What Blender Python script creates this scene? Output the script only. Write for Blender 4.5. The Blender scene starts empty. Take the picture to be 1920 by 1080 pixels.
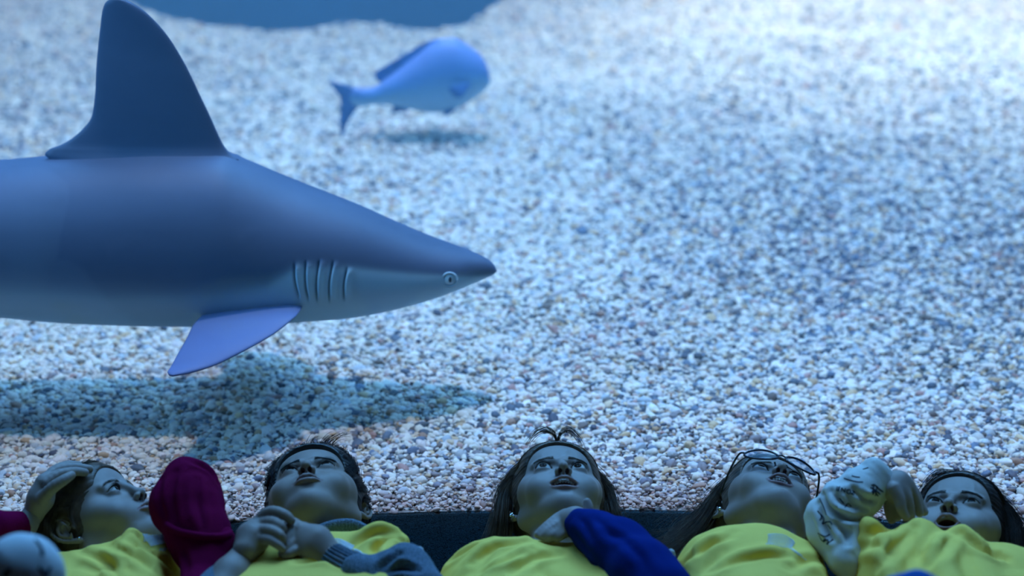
import bpy, math, random
import numpy as np
from mathutils import Vector, Matrix, Euler
from mathutils.bvhtree import BVHTree

# ------------------------------------------------------------------ camera, world, lights, exposure
S = bpy.context.scene
COL = S.collection
CAM_H, PITCH, FPX = 1.40, math.radians(20.0), 3583.0
cam = bpy.data.cameras.new('camera')
cam.sensor_width = 36.0
cam.lens = FPX * 36.0 / 1920.0
cam.dof.use_dof = True
cam.dof.focus_distance = 3.0
cam.dof.aperture_fstop = 2.4
cam_o = bpy.data.objects.new('camera', cam)
cam_o.location = (0, 0, CAM_H)
cam_o.rotation_euler = (math.radians(90) - PITCH, 0, 0)
COL.objects.link(cam_o)
S.camera = cam_o

S.view_settings.view_transform = 'Standard'
S.view_settings.look = 'None'
S.view_settings.gamma = 1.0
S.view_settings.use_curve_mapping = False
S.view_settings.exposure = 0.0

wd = bpy.data.worlds.new('world')
S.world = wd
wd.use_nodes = True
wd.node_tree.nodes['Background'].inputs[0].default_value = (0.10, 0.14, 0.18, 1)
wd.node_tree.nodes['Background'].inputs[1].default_value = 0.10


def light(name, kind, loc, target, energy, color, **kw):
    l = bpy.data.lights.new(name, kind)
    l.energy = energy
    l.color = color
    for k, v in kw.items():
        setattr(l, k, v)
    o = bpy.data.objects.new(name, l)
    o.location = loc
    d = Vector(target) - Vector(loc)
    o.rotation_euler = d.to_track_quat('-Z', 'Y').to_euler()
    COL.objects.link(o)
    return o


# stage lamps hung above the tank: one far and narrow (as a sun), one wide bank, and pools of light; front, side and left fills are added
light('tank_key_lamp', 'SUN', (0, 3.5, 6), (-0.12, 3.22, 0), 2.6, (0.54, 0.61, 0.78), angle=math.radians(3.0))
light('tank_lamp_bank', 'AREA', (0.3, 4.95, 3.6), (0.1, 4.0, 0), 430, (0.125, 0.43, 1.0), shape='RECTANGLE', size=4.0, size_y=2.6)
light('fill_front_strip', 'AREA', (-0.2, 3.02, 2.75), (-0.2, 3.25, 0), 34, (0.16, 0.52, 1.0), shape='RECTANGLE', size=3.6, size_y=0.25)  # added fill behind the pane top, lights the shark's near side
light('fill_side_lamp', 'SPOT', (-2.3, 2.45, 1.5), (-0.75, 3.2, 0.62), 190, (0.16, 0.50, 1.0), spot_size=math.radians(34), spot_blend=0.9, shadow_soft_size=0.25)  # added fill out of frame, brightens the shark's fin
light('tank_spot_far', 'SPOT', (1.6, 7.2, 4.0), (1.55, 6.5, 0), 2500, (0.45, 0.68, 0.95), spot_size=math.radians(52), spot_blend=1.0, shadow_soft_size=0.25)
light('fill_spot_left', 'SPOT', (-1.0, 6.2, 4.0), (-1.1, 5.4, 0), 330, (0.40, 0.68, 0.95), spot_size=math.radians(60), spot_blend=1.0, shadow_soft_size=0.25)  # added fill, lifts the far left of the gravel
light('tank_spot_near', 'SPOT', (0.1, 3.6, 3.6), (0.0, 2.7, 0), 14, (0.85, 0.88, 1.0), spot_size=math.radians(60), spot_blend=1.0, shadow_soft_size=0.2)


def W(px, py, y):
    """the place a camera ray of the 1920x1080 frame meets the vertical plane at distance y"""
    a, b = (px - 960.0) / FPX, (540.0 - py) / FPX
    dy = math.cos(PITCH) + b * math.sin(PITCH)
    dz = -math.sin(PITCH) + b * math.cos(PITCH)
    t = y / dy
    return Vector((a * t, y, CAM_H + dz * t))


def WV(p):
    """the frame pixel of a place"""
    x, y, z = p[0], p[1], p[2] - CAM_H
    d = y * math.cos(PITCH) - z * math.sin(PITCH)
    u = y * math.sin(PITCH) + z * math.cos(PITCH)
    return 960 + FPX * x / d, 540 - FPX * u / d


# ------------------------------------------------------------------ node and mesh helpers
def mat(name, rough=0.6, spec=0.4):
    m = bpy.data.materials.new(name)
    m.use_nodes = True
    nt = m.node_tree
    b = nt.nodes['Principled BSDF']
    b.inputs['Roughness'].default_value = rough
    b.inputs['Specular IOR Level'].default_value = spec
    return m, nt, b


def nd(nt, typ, **kw):
    n = nt.nodes.new(typ)
    for k, v in kw.items():
        if k.startswith('i_'):
            n.inputs[k[2:].replace('_', ' ')].default_value = v
        else:
            setattr(n, k, v)
    return n


def ramp(nt, fac, stops, interp='LINEAR'):
    r = nt.nodes.new('ShaderNodeValToRGB')
    r.color_ramp.interpolation = interp
    el = r.color_ramp.elements
    while len(el) < len(stops):
        el.new(0.5)
    for e, (p, c) in zip(el, stops):
        e.position = p
        e.color = (c[0], c[1], c[2], 1)
    nt.links.new(fac, r.inputs[0])
    return r


def bump(nt, b, height, dist, strength=1.0, normal=None):
    n = nt.nodes.new('ShaderNodeBump')
    n.inputs['Strength'].default_value = strength
    n.inputs['Distance'].default_value = dist
    nt.links.new(height, n.inputs['Height'])
    if normal is not None:
        nt.links.new(normal, n.inputs['Normal'])
    if b is not None:
        nt.links.new(n.outputs[0], b.inputs['Normal'])
    return n


def noise_tex(nt, scale, detail=3, coord='Object', vec_scale=None, rough=0.5):
    tc = nt.nodes.new('ShaderNodeTexCoord')
    n = nt.nodes.new('ShaderNodeTexNoise')
    n.inputs['Scale'].default_value = scale
    n.inputs['Detail'].default_value = detail
    n.inputs['Roughness'].default_value = rough
    if vec_scale:
        mp = nt.nodes.new('ShaderNodeMapping')
        mp.inputs['Scale'].default_value = vec_scale
        nt.links.new(tc.outputs[coord], mp.inputs[0])
        nt.links.new(mp.outputs[0], n.inputs['Vector'])
    else:
        nt.links.new(tc.outputs[coord], n.inputs['Vector'])
    return n


def plain(name, col, rough=0.6, spec=0.4, var=0.12, scale=12.0, bscale=None, bdist=0.0005):
    m, nt, b = mat(name, rough, spec)
    n = noise_tex(nt, scale)
    lo = [c * (1 - var) for c in col]
    hi = [min(1, c * (1 + var)) for c in col]
    r = ramp(nt, n.outputs['Fac'], [(0.3, lo), (0.7, hi)])
    nt.links.new(r.outputs[0], b.inputs['Base Color'])
    if bscale:
        n2 = noise_tex(nt, bscale, 2)
        bump(nt, b, n2.outputs['Fac'], bdist)
    return m


def mesh_obj(name, verts, faces, m=None, parent=None, smooth=True):
    me = bpy.data.meshes.new(name)
    if isinstance(verts, np.ndarray) and isinstance(faces, np.ndarray):
        nv, nf, k = len(verts), len(faces), faces.shape[1]
        me.vertices.add(nv)
        me.vertices.foreach_set('co', verts.astype(np.float32).ravel())
        me.loops.add(nf * k)
        me.loops.foreach_set('vertex_index', faces.astype(np.int32).ravel())
        me.polygons.add(nf)
        me.polygons.foreach_set('loop_start', np.arange(nf, dtype=np.int32) * k)
        me.polygons.foreach_set('loop_total', np.full(nf, k, dtype=np.int32))
        me.update(calc_edges=True)
    else:
        me.from_pydata([tuple(v) for v in verts], [], [tuple(f) for f in faces])
    me.validate()
    if smooth:
        me.polygons.foreach_set('use_smooth', np.ones(len(me.polygons), dtype=bool))
    if m is not None:
        me.materials.append(m)
    o = bpy.data.objects.new(name, me)
    COL.objects.link(o)
    if parent is not None:
        o.parent = parent
    return o


def empty(name, loc=(0, 0, 0)):
    o = bpy.data.objects.new(name, None)
    o.location = loc
    o.empty_display_size = 0.05
    COL.objects.link(o)
    return o


def tag(o, label=None, cat=None, group=None, kind=None):
    if label:
        o['label'] = label
    if cat:
        o['category'] = cat
    if group:
        o['group'] = group
    if kind:
        o['kind'] = kind
    return o


def adopt(child, parent):
    """parent a world-space mesh without moving it"""
    child.parent = parent
    child.matrix_parent_inverse = Matrix.Translation(parent.location).inverted()
    return child


def vattr(o, name, vals):
    a = o.data.attributes.new(name, 'FLOAT', 'POINT')
    a.data.foreach_set('value', np.asarray(vals, dtype=np.float32))


def vnoise(p, scale, seed=0):
    """smooth value noise on an (n,3) array"""
    q = p * scale
    i = np.floor(q).astype(np.int64)
    f = q - i
    f = f * f * (3 - 2 * f)
    out = np.zeros(len(p))
    for dx in (0, 1):
        for dy in (0, 1):
            for dz in (0, 1):
                h = (i[:, 0] + dx) * 73856093 ^ (i[:, 1] + dy) * 19349663 ^ (i[:, 2] + dz) * 83492791 ^ (seed * 2654435761)
                h = (h ^ (h >> 13)) * 1274126177 & 0x7fffffff
                v = (h % 100003) / 100003.0
                w = (f[:, 0] if dx else 1 - f[:, 0]) * (f[:, 1] if dy else 1 - f[:, 1]) * (f[:, 2] if dz else 1 - f[:, 2])
                out += v * w
    return out


# ------------------------------------------------------------------ the room and the tank
def pane_y(x):
    return 2.776 - (x - 0.1) ** 2 / 7.0


XS = np.linspace(-2.2, 2.4, 93)
EDGE = [(-3.2, 9.0), (-1.62, 7.4)] + [(W(px, py, 6.6).x, None) for px, py in ()]


def bed_edge(x):
    """distance at which the gravel bank ends before the deep part of the tank"""
    pts = [(-60, -80), (215, -6), (240, 12), (300, 36), (360, 46), (430, 52), (500, 60), (570, 56), (640, 48), (700, 49), (760, 53), (820, 50), (880, 38), (925, 8), (960, -30), (1040, -160)]
    xs, ys = [], []
    for px, py in pts:
        a, b = (px - 960) / FPX, (540 - py) / FPX
        dy = math.cos(PITCH) + b * math.sin(PITCH)
        dz = -math.sin(PITCH) + b * math.cos(PITCH)
        t = -CAM_H / dz
        xs.append(a * t)
        ys.append(dy * t)
    return np.interp(x, xs, ys, left=20, right=20)


def bed_height(x, y):
    p = np.stack([x, y, np.zeros_like(x)], axis=1)
    h = 0.05 * (vnoise(p, 1.3, 3) - 0.5) + 0.022 * (vnoise(p, 4.0, 5) - 0.5) + 0.008 * (vnoise(p, 11.0, 8) - 0.5)
    near = np.clip((y - 2.85) / 0.9, 0, 1)
    h = h * near + 0.002
    e = bed_edge(x)
    h = h - np.clip((y - e) * 2.5, 0, 1.5)
    return h


gy = np.concatenate([np.linspace(2.2, 7.6, 271), np.linspace(7.65, 10.2, 52)])
gx = np.linspace(-3.4, 3.6, 351)
GX, GY = np.meshgrid(gx, gy)
gv = np.stack([GX.ravel(), GY.ravel()], axis=1)
# the near side of the bed follows the pane
ny, nx = GX.shape
py_ = pane_y(gv[:, 0]) + 0.0146
gv[:, 1] = np.maximum(gv[:, 1], py_)
gz = bed_height(gv[:, 0], gv[:, 1])
V = np.column_stack([gv, gz])
idx = np.arange(ny * nx).reshape(ny, nx)
F = np.stack([idx[:-1, :-1].ravel(), idx[:-1, 1:].ravel(), idx[1:, 1:].ravel(), idx[1:, :-1].ravel()], axis=1)
keep = np.linalg.norm(V[F[:, 0]] - V[F[:, 3]], axis=1) > 1e-4
F = F[keep]
m_bed, nt, b = mat('gravel_base', 0.8, 0.25)
vo = nd(nt, 'ShaderNodeTexVoronoi')
vo.inputs['Scale'].default_value = 95
tc = nd(nt, 'ShaderNodeTexCoord')
nt.links.new(tc.outputs['Object'], vo.inputs['Vector'])
sx = nd(nt, 'ShaderNodeSeparateColor')
nt.links.new(vo.outputs['Color'], sx.inputs[0])
r = ramp(nt, sx.outputs[0], [(0.0, (0.03, 0.035, 0.045)), (0.3, (0.10, 0.09, 0.09)), (0.6, (0.20, 0.17, 0.16)), (0.85, (0.32, 0.29, 0.28))])
nt.links.new(r.outputs[0], b.inputs['Base Color'])
inv = nd(nt, 'ShaderNodeMath', operation='SUBTRACT')
inv.inputs[0].default_value = 1
nt.links.new(vo.outputs['Distance'], inv.inputs[1])
bump(nt, b, inv.outputs[0], 0.004)
bed = mesh_obj('gravel_bed', V, F, m_bed)
tag(bed, 'pale gravel bank on the tank floor sloping into deep water', 'tank floor', kind='structure')

# pebbles: countless, one object of instanced stones
rng = np.random.default_rng(7)


def scatter(n, x0, x1, y0, y1):
    return rng.uniform(x0, x1, n), rng.uniform(y0, y1, n)


NP = 1600000
PY = rng.uniform(2.4, 8.0, NP)
hwd = 0.3 * (PY + 0.7) + 0.55
PX = rng.uniform(-1, 1, NP) * 3.2
dens = np.interp(PY, [2.4, 3.6, 5.0, 6.5, 8.0], [1.0, 0.9, 0.62, 0.42, 0.3])
ok = (np.abs(PX) < hwd) & (rng.uniform(0, 1, NP) < dens)
PX, PY = PX[ok], PY[ok]
PS = np.interp(PY, [2.4, 3.6, 5.0, 6.5, 8.0], [1.0, 1.05, 1.15, 1.3, 1.5])
ok = (PY > pane_y(PX) + 0.0155) & (PY < bed_edge(PX) + 0.02)
PX, PY, PS = PX[ok], PY[ok], PS[ok]
n = len(PX)
near = np.exp(-np.clip(PY - pane_y(PX) - 0.03, 0, 9) / 0.08)        # finer stones at the pane, also tinted with its painted reflection
size = np.clip(rng.lognormal(math.log(0.0038), 0.42, n), 0.0018, 0.0115) * PS * (1 - 0.4 * near)
PZ = bed_height(PX, PY) + rng.uniform(-0.002, 0.006, n)
pp = np.stack([PX, PY, PZ], axis=1)
patch = 0.6 * vnoise(pp * [1, 1, 0], 1.1, 11) + 0.4 * vnoise(pp * [1, 1, 0], 3.1, 12)
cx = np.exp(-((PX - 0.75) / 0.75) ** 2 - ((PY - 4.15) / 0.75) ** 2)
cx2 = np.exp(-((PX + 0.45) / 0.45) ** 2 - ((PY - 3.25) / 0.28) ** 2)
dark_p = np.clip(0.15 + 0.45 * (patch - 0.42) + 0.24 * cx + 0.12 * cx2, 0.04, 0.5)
dark_p = dark_p * np.clip(1.25 - (PY - 4.5) * 0.3, 0.45, 1)
u = rng.uniform(0, 1, n)
col = np.zeros((n, 4))
col[:, 3] = 1
white = np.array([0.80, 0.75, 0.69])
pal_dark = np.array([[0.09, 0.12, 0.17], [0.15, 0.12, 0.11], [0.07, 0.08, 0.12], [0.22, 0.20, 0.22], [0.12, 0.17, 0.26]])
pal_warm = np.array([[0.50, 0.33, 0.20], [0.62, 0.45, 0.28], [0.36, 0.22, 0.16], [0.66, 0.52, 0.38], [0.42, 0.24, 0.22]])
pal_grey = np.array([[0.45, 0.52, 0.60], [0.58, 0.62, 0.66], [0.40, 0.42, 0.44], [0.55, 0.50, 0.52]])
pick = rng.integers(0, 1000, n)
col[:, :3] = white * rng.uniform(0.78, 1.0, (n, 1)) * (1 + rng.normal(0, 0.02, (n, 3)))
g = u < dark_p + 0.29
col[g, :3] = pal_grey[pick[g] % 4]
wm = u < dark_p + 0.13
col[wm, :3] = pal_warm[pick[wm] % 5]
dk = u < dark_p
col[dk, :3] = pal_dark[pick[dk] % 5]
refl_pink = np.array([0.48, 0.31, 0.28])  # pinkish reflection of the pane base, put into the stone colour
col[:, :3] = col[:, :3] * (1 - 0.75 * near[:, None]) + (refl_pink * (0.6 + 0.6 * rng.uniform(0, 1, (n, 1)))) * 0.75 * near[:, None]
col[:, :3] = np.clip(col[:, :3] * rng.uniform(0.88, 1.08, (n, 1)), 0, 0.92)
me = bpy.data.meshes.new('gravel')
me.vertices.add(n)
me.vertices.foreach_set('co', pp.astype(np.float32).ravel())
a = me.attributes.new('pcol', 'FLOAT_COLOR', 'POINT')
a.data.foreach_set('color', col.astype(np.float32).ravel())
a = me.attributes.new('prot', 'FLOAT_VECTOR', 'POINT')
rot = np.stack([rng.uniform(-0.5, 0.5, n), rng.uniform(-0.5, 0.5, n), rng.uniform(0, 6.28, n)], axis=1)
a.data.foreach_set('vector', rot.astype(np.float32).ravel())
a = me.attributes.new('pscl', 'FLOAT_VECTOR', 'POINT')
scl = size[:, None] * np.stack([rng.uniform(0.95, 1.5, n), rng.uniform(0.8, 1.1, n), rng.uniform(0.55, 0.9, n)], axis=1)
a.data.foreach_set('vector', scl.astype(np.float32).ravel())
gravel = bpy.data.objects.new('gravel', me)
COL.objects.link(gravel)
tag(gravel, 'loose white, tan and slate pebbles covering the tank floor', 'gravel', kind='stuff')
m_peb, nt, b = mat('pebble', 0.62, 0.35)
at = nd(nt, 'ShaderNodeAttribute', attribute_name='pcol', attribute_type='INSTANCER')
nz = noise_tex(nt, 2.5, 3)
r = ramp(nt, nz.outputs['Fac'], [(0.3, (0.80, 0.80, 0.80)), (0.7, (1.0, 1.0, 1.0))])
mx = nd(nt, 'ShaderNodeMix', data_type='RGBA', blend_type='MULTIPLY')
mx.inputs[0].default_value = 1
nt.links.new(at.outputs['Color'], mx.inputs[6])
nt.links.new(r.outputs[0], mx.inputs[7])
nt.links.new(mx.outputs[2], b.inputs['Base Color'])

ng = bpy.data.node_groups.new('scatter_stones', 'GeometryNodeTree')
ng.interface.new_socket('Geometry', in_out='INPUT', socket_type='NodeSocketGeometry')
ng.interface.new_socket('Geometry', in_out='OUTPUT', socket_type='NodeSocketGeometry')
gi = ng.nodes.new('NodeGroupInput')
go = ng.nodes.new('NodeGroupOutput')
iop = ng.nodes.new('GeometryNodeInstanceOnPoints')
join = ng.nodes.new('GeometryNodeJoinGeometry')
for k in range(3):
    ico = ng.nodes.new('GeometryNodeMeshIcoSphere')
    ico.inputs['Radius'].default_value = 1.0
    ico.inputs['Subdivisions'].default_value = 3 if k == 0 else 2
    sp = ng.nodes.new('GeometryNodeSetPosition')
    nt_ = ng.nodes.new('ShaderNodeTexNoise')
    nt_.noise_dimensions = '4D'
    nt_.inputs['W'].default_value = 3.7 * k + 1
    nt_.inputs['Scale'].default_value = 0.9
    sub = ng.nodes.new('ShaderNodeVectorMath')
    sub.operation = 'SUBTRACT'
    sub.inputs[1].default_value = (0.5, 0.5, 0.5)
    sc_ = ng.nodes.new('ShaderNodeVectorMath')
    sc_.operation = 'SCALE'
    sc_.inputs['Scale'].default_value = 1.1
    ng.links.new(nt_.outputs['Color'], sub.inputs[0])
    ng.links.new(sub.outputs[0], sc_.inputs[0])
    ng.links.new(ico.outputs['Mesh'], sp.inputs['Geometry'])
    ng.links.new(sc_.outputs[0], sp.inputs['Offset'])
    sm = ng.nodes.new('GeometryNodeSetShadeSmooth')
    ng.links.new(sp.outputs[0], sm.inputs[0])
    smt = ng.nodes.new('GeometryNodeSetMaterial')
    smt.inputs['Material'].default_value = m_peb
    ng.links.new(sm.outputs[0], smt.inputs[0])
    gti = ng.nodes.new('GeometryNodeGeometryToInstance')
    ng.links.new(smt.outputs[0], gti.inputs[0])
    ng.links.new(gti.outputs[0], join.inputs[0])
m2p = ng.nodes.new('GeometryNodeMeshToPoints')
ng.links.new(gi.outputs[0], m2p.inputs[0])
ng.links.new(m2p.outputs[0], iop.inputs['Points'])
ng.links.new(join.outputs[0], iop.inputs['Instance'])
iop.inputs['Pick Instance'].default_value = True
ri = ng.nodes.new('FunctionNodeRandomValue')
ri.data_type = 'INT'
ri.inputs[4].default_value = 0
ri.inputs[5].default_value = 2
ng.links.new(ri.outputs[2], iop.inputs['Instance Index'])
for nm, sock in (('prot', 'Rotation'), ('pscl', 'Scale')):
    na = ng.nodes.new('GeometryNodeInputNamedAttribute')
    na.data_type = 'FLOAT_VECTOR'
    na.inputs[0].default_value = nm
    ng.links.new(na.outputs[0], iop.inputs[sock])
ng.links.new(iop.outputs[0], go.inputs[0])
md = gravel.modifiers.new('stones', 'NODES')
md.node_group = ng


def slab(name, x0, x1, y0, y1, z0, z1, m):
    v = [(x, y, z) for z in (z0, z1) for y in (y0, y1) for x in (x0, x1)]
    f = [(0, 2, 3, 1), (4, 5, 7, 6), (0, 1, 5, 4), (2, 6, 7, 3), (0, 4, 6, 2), (1, 3, 7, 5)]
    o = mesh_obj(name, v, f, m, smooth=False)
    o['kind'] = 'structure'
    return o


m_blue = plain('tank_wall_blue', (0.015, 0.24, 0.80), 0.7, 0.2, 0.25, 1.2)
slab('wall_back', -5.0, 5.0, 10.2, 10.35, -1.8, 4.5, m_blue)
m_wat = bpy.data.materials.new('sea_water')
m_wat.use_nodes = True
nt = m_wat.node_tree
nt.nodes.clear()
out = nd(nt, 'ShaderNodeOutputMaterial')
vs = nd(nt, 'ShaderNodeVolumeScatter')
vs.inputs['Color'].default_value = (0.25, 0.60, 1.0, 1)
vs.inputs['Density'].default_value = 0.16
vs.inputs['Anisotropy'].default_value = 0.3
nt.links.new(vs.outputs[0], out.inputs['Volume'])
m_conc = plain('tank_floor_dark', (0.03, 0.16, 0.36), 0.8, 0.2, 0.2, 2.0)
slab('floor', -5.0, 5.0, 2.0, 10.3, -1.8, -1.7, m_conc)

water = slab('water', -4.9, 4.9, 2.832, 10.1, -1.65, 3.0, m_wat)
tag(water, 'blue hazy sea water filling the tank behind the pane', 'water', kind='stuff')

# carpet floor of the room, its far edge following the pane
m_carp, nt, b = mat('carpet', 1.0, 0.0)
nz = noise_tex(nt, 420, 2)
r = ramp(nt, nz.outputs['Fac'], [(0.35, (0.004, 0.008, 0.010)), (0.62, (0.012, 0.024, 0.032))])
nt.links.new(r.outputs[0], b.inputs['Base Color'])
bump(nt, b, nz.outputs['Fac'], 0.004, 1.0)
cy = np.concatenate([np.linspace(-0.4, 2.3, 10), np.linspace(2.34, 2.9, 240)])
cxs = np.linspace(-2.2, 2.4, 900)
CX, CY = np.meshgrid(cxs, cy)
cyv = np.minimum(CY.ravel(), pane_y(CX.ravel()) + 0.0145)
cp = np.stack([CX.ravel(), cyv, np.zeros(CX.size)], axis=1)
cp[:, 2] = 0.004 * (vnoise(cp, 420, 2) - 0.5) + 0.003 * (vnoise(cp, 180, 4) - 0.5)
idx = np.arange(CX.size).reshape(CX.shape)
F = np.stack([idx[:-1, :-1].ravel(), idx[:-1, 1:].ravel(), idx[1:, 1:].ravel(), idx[1:, :-1].ravel()], axis=1)
F = F[np.linalg.norm(cp[F[:, 0]][:, :2] - cp[F[:, 3]][:, :2], axis=1) > 1e-5]
carp = mesh_obj('floor_carpet', cp, F, m_carp)
tag(carp, 'dark blue carpet floor in front of the pane', 'carpet floor', kind='structure')

m_bulk = plain('light_block_paint', (0.03, 0.04, 0.05), 0.9, 0.1)
wv, wf = [], []
for x in XS:
    y = pane_y(x)
    wv += [(x, y - 0.10, 1.80), (x, y + 0.05, 1.80), (x, y + 0.05, 2.62), (x, y - 0.10, 2.62)]
for i in range(len(XS) - 1):
    for k in range(4):
        a0, a1 = 4 * i + k, 4 * i + (k + 1) % 4
        wf.append((a0, a1, a1 + 4, a0 + 4))
wf.append((0, 3, 2, 1))
k = 4 * (len(XS) - 1)
wf.append((k, k + 1, k + 2, k + 3))
bulk = mesh_obj('light_block_front', wv, wf, m_bulk, smooth=False)  # unseen, added above the window to keep steep light off the chins
bulk['kind'] = 'structure'
m_ceil = plain('ceiling_paint', (0.03, 0.03, 0.035), 0.9, 0.1)
slab('ceiling', -2.6, 2.8, -1.0, 2.74, 2.6, 2.7, m_ceil)  # out of view, put in to keep the key lamp off the children

# acrylic pane: two curved faces, clear, faint mirror at grazing angles
m_gl = bpy.data.materials.new('acrylic')
m_gl.use_nodes = True
nt = m_gl.node_tree
nt.nodes.clear()
out = nd(nt, 'ShaderNodeOutputMaterial')
tr = nd(nt, 'ShaderNodeBsdfTransparent')
tr.inputs[0].default_value = (0.965, 0.985, 1.0, 1)
gl = nd(nt, 'ShaderNodeBsdfGlossy')
gl.inputs['Roughness'].default_value = 0.02
fr = nd(nt, 'ShaderNodeMapRange')
lw = nd(nt, 'ShaderNodeLayerWeight')
lw.inputs[0].default_value = 0.3
nt.links.new(lw.outputs['Facing'], fr.inputs[0])
fr.inputs['To Min'].default_value = 0.008
fr.inputs['To Max'].default_value = 0.25
ms = nd(nt, 'ShaderNodeMixShader')
nt.links.new(fr.outputs[0], ms.inputs[0])
nt.links.new(tr.outputs[0], ms.inputs[1])
nt.links.new(gl.outputs[0], ms.inputs[2])
nt.links.new(ms.outputs[0], out.inputs[0])
pv, pf = [], []
ring = [(0.002, 0.003), (0.014, 0.003), (0.014, 1.81), (0.002, 1.81)]
for k in range(4):
    o_ = len(pv)
    for x in XS:
        for (dy_, zz) in (ring[k], ring[(k + 1) % 4]):
            pv.append((x, pane_y(x) + dy_, zz))
    for i in range(len(XS) - 1):
        pf.append((o_ + 2 * i, o_ + 2 * i + 1, o_ + 2 * i + 3, o_ + 2 * i + 2))
for x, fl in ((XS[0], 1), (XS[-1], -1)):
    o_ = len(pv)
    for (dy_, zz) in ring:
        pv.append((x, pane_y(x) + dy_, zz))
    pf.append(tuple(range(o_, o_ + 4))[::fl])
pane = mesh_obj('window_1', pv, pf, m_gl)
tag(pane, 'clear curved acrylic viewing pane between carpet and gravel', 'window', kind='structure')


# ------------------------------------------------------------------ shark and fish
def smooth_interp(x, xs, ys):
    """monotone-ish cubic through the points"""
    xs, ys = np.asarray(xs, float), np.asarray(ys, float)
    d = np.diff(ys) / np.diff(xs)
    m = np.zeros_like(ys)
    m[1:-1] = np.where(d[:-1] * d[1:] > 0, 2 * d[:-1] * d[1:] / (d[:-1] + d[1:] + 1e-12), 0)
    m[0], m[-1] = d[0], d[-1]
    x = np.clip(x, xs[0], xs[-1])
    i = np.clip(np.searchsorted(xs, x) - 1, 0, len(xs) - 2)
    h = xs[i + 1] - xs[i]
    t = (x - xs[i]) / h
    return (2 * t**3 - 3 * t**2 + 1) * ys[i] + (t**3 - 2 * t**2 + t) * h * m[i] + (-2 * t**3 + 3 * t**2) * ys[i + 1] + (t**3 - t**2) * h * m[i + 1]


def loft(cx, cz_t, cz_b, hw, yc, nr=96, p=2.0, widest=0.0):
    """closed body from stations along x: top and bottom heights and half widths; returns verts (n*nr) and faces"""
    n = len(cx)
    th = np.linspace(0, 2 * math.pi, nr, endpoint=False)
    c, s = np.cos(th), np.sin(th)
    sc = np.sign(c) * np.abs(c) ** (2 / p)
    ss = np.sign(s) * np.abs(s) ** (2 / p)
    V = np.zeros((n, nr, 3))
    V[:, :, 0] = np.asarray(cx)[:, None]
    mid = (cz_t + cz_b) / 2 + widest * (cz_t - cz_b)
    up, dn = cz_t - mid, mid - cz_b
    V[:, :, 2] = mid[:, None] + np.where(ss > 0, up[:, None] * ss, dn[:, None] * ss)
    V[:, :, 1] = yc[:, None] - hw[:, None] * sc if not np.isscalar(yc) else yc - hw[:, None] * sc
    F = []
    idx = np.arange(n * nr).reshape(n, nr)
    nxt = np.roll(idx, -1, axis=1)
    F = np.stack([idx[:-1].ravel(), idx[1:].ravel(), nxt[1:].ravel(), nxt[:-1].ravel()], axis=1)
    return V, F


def cap_quads(base, nr, first, flip):
    q = []
    for k in range(1, nr // 2):
        a, b_, c, d = (k - 1) % nr, k, nr - k, (nr - k + 1) % nr
        f = [base + a, base + b_, base + c, base + d]
        if k == 1:
            f = [base + 0, base + 1, base + nr - 1, base + nr - 1]
        q.append(f[::-1] if flip else f)
    return q


def foil(LE, TE, thick, ns=48, nc=28, flare=None):
    """fin between a leading and a trailing edge (3D polylines root to tip), lens shaped across"""
    LE, TE = np.array([tuple(p) for p in LE]), np.array([tuple(p) for p in TE])
    t0 = np.linspace(0, 1, len(LE))
    t = np.linspace(0, 1, ns) ** 0.85
    L = np.stack([smooth_interp(t, t0, LE[:, k]) for k in range(3)], axis=1)
    T = np.stack([smooth_interp(t, t0, TE[:, k]) for k in range(3)], axis=1)
    V = []
    span = np.gradient((L + T) / 2, axis=0)
    th = np.linspace(0, 2 * math.pi, nc, endpoint=False)
    for i in range(ns):
        ch = L[i] - T[i]
        nrm = np.cross(ch, span[i])
        nrm /= np.linalg.norm(nrm) + 1e-9
        c = np.linalg.norm(ch)
        u = (1 + np.cos(th)) / 2
        prof = np.sin(th) * (0.55 + 0.45 * u) * 0.5
        tk = min(thick * (1 - 0.7 * t[i]) * (1 if flare is None else 1 + flare * math.exp(-t[i] * 9)), c * 0.5)
        ring = T[i][None] + ch[None] * u[:, None] + nrm[None] * (prof * tk)[:, None]
        V.append(ring)
    V = np.array(V).reshape(-1, 3)
    idx = np.arange(ns * nc).reshape(ns, nc)
    nxt = np.roll(idx, -1, axis=1)
    F = [tuple(q) for q in np.stack([idx[:-1].ravel(), idx[1:].ravel(), nxt[1:].ravel(), nxt[:-1].ravel()], axis=1)]
    F.append(tuple(idx[0]))
    F.append(tuple(idx[-1][::-1]))
    return V, F


def merge(parts):
    V, F, o = [], [], 0
    for v, f in parts:
        V.extend([tuple(p) for p in v])
        F.extend([tuple(int(i) + o for i in q) for q in f])
        o += len(v)
    return V, F


# --- shark: profile read as heights at its own distance
SY = 3.22
top = [(-1500, 430), (-1250, 415), (-900, 372), (-500, 318), (-200, 302), (0, 298), (100, 290), (200, 284), (300, 279), (420, 281), (470, 300), (540, 330), (600, 354), (668, 381), (757, 421), (810, 443), (860, 461), (889, 473), (912, 484), (926, 496), (932, 508)]
bot = [(-1500, 452), (-1250, 470), (-900, 520), (-500, 565), (-200, 582), (0, 592), (100, 601), (200, 606), (340, 609), (500, 605), (543, 602), (644, 595), (700, 587), (763, 573), (810, 560), (873, 537), (900, 526), (914, 520), (926, 514), (932, 508)]
hwp = [(-1500, 10), (-1250, 26), (-900, 66), (-500, 108), (-200, 128), (0, 138), (200, 142), (400, 140), (560, 128), (668, 108), (757, 88), (810, 74), (860, 56), (889, 36), (912, 21), (926, 10), (932, 1)]
st = np.concatenate([np.linspace(-1500, 480, 120, endpoint=False), np.linspace(480, 700, 130, endpoint=False), np.linspace(700, 905, 70, endpoint=False), 932 - 27 * (np.linspace(1, 0, 24)) ** 2])
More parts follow.
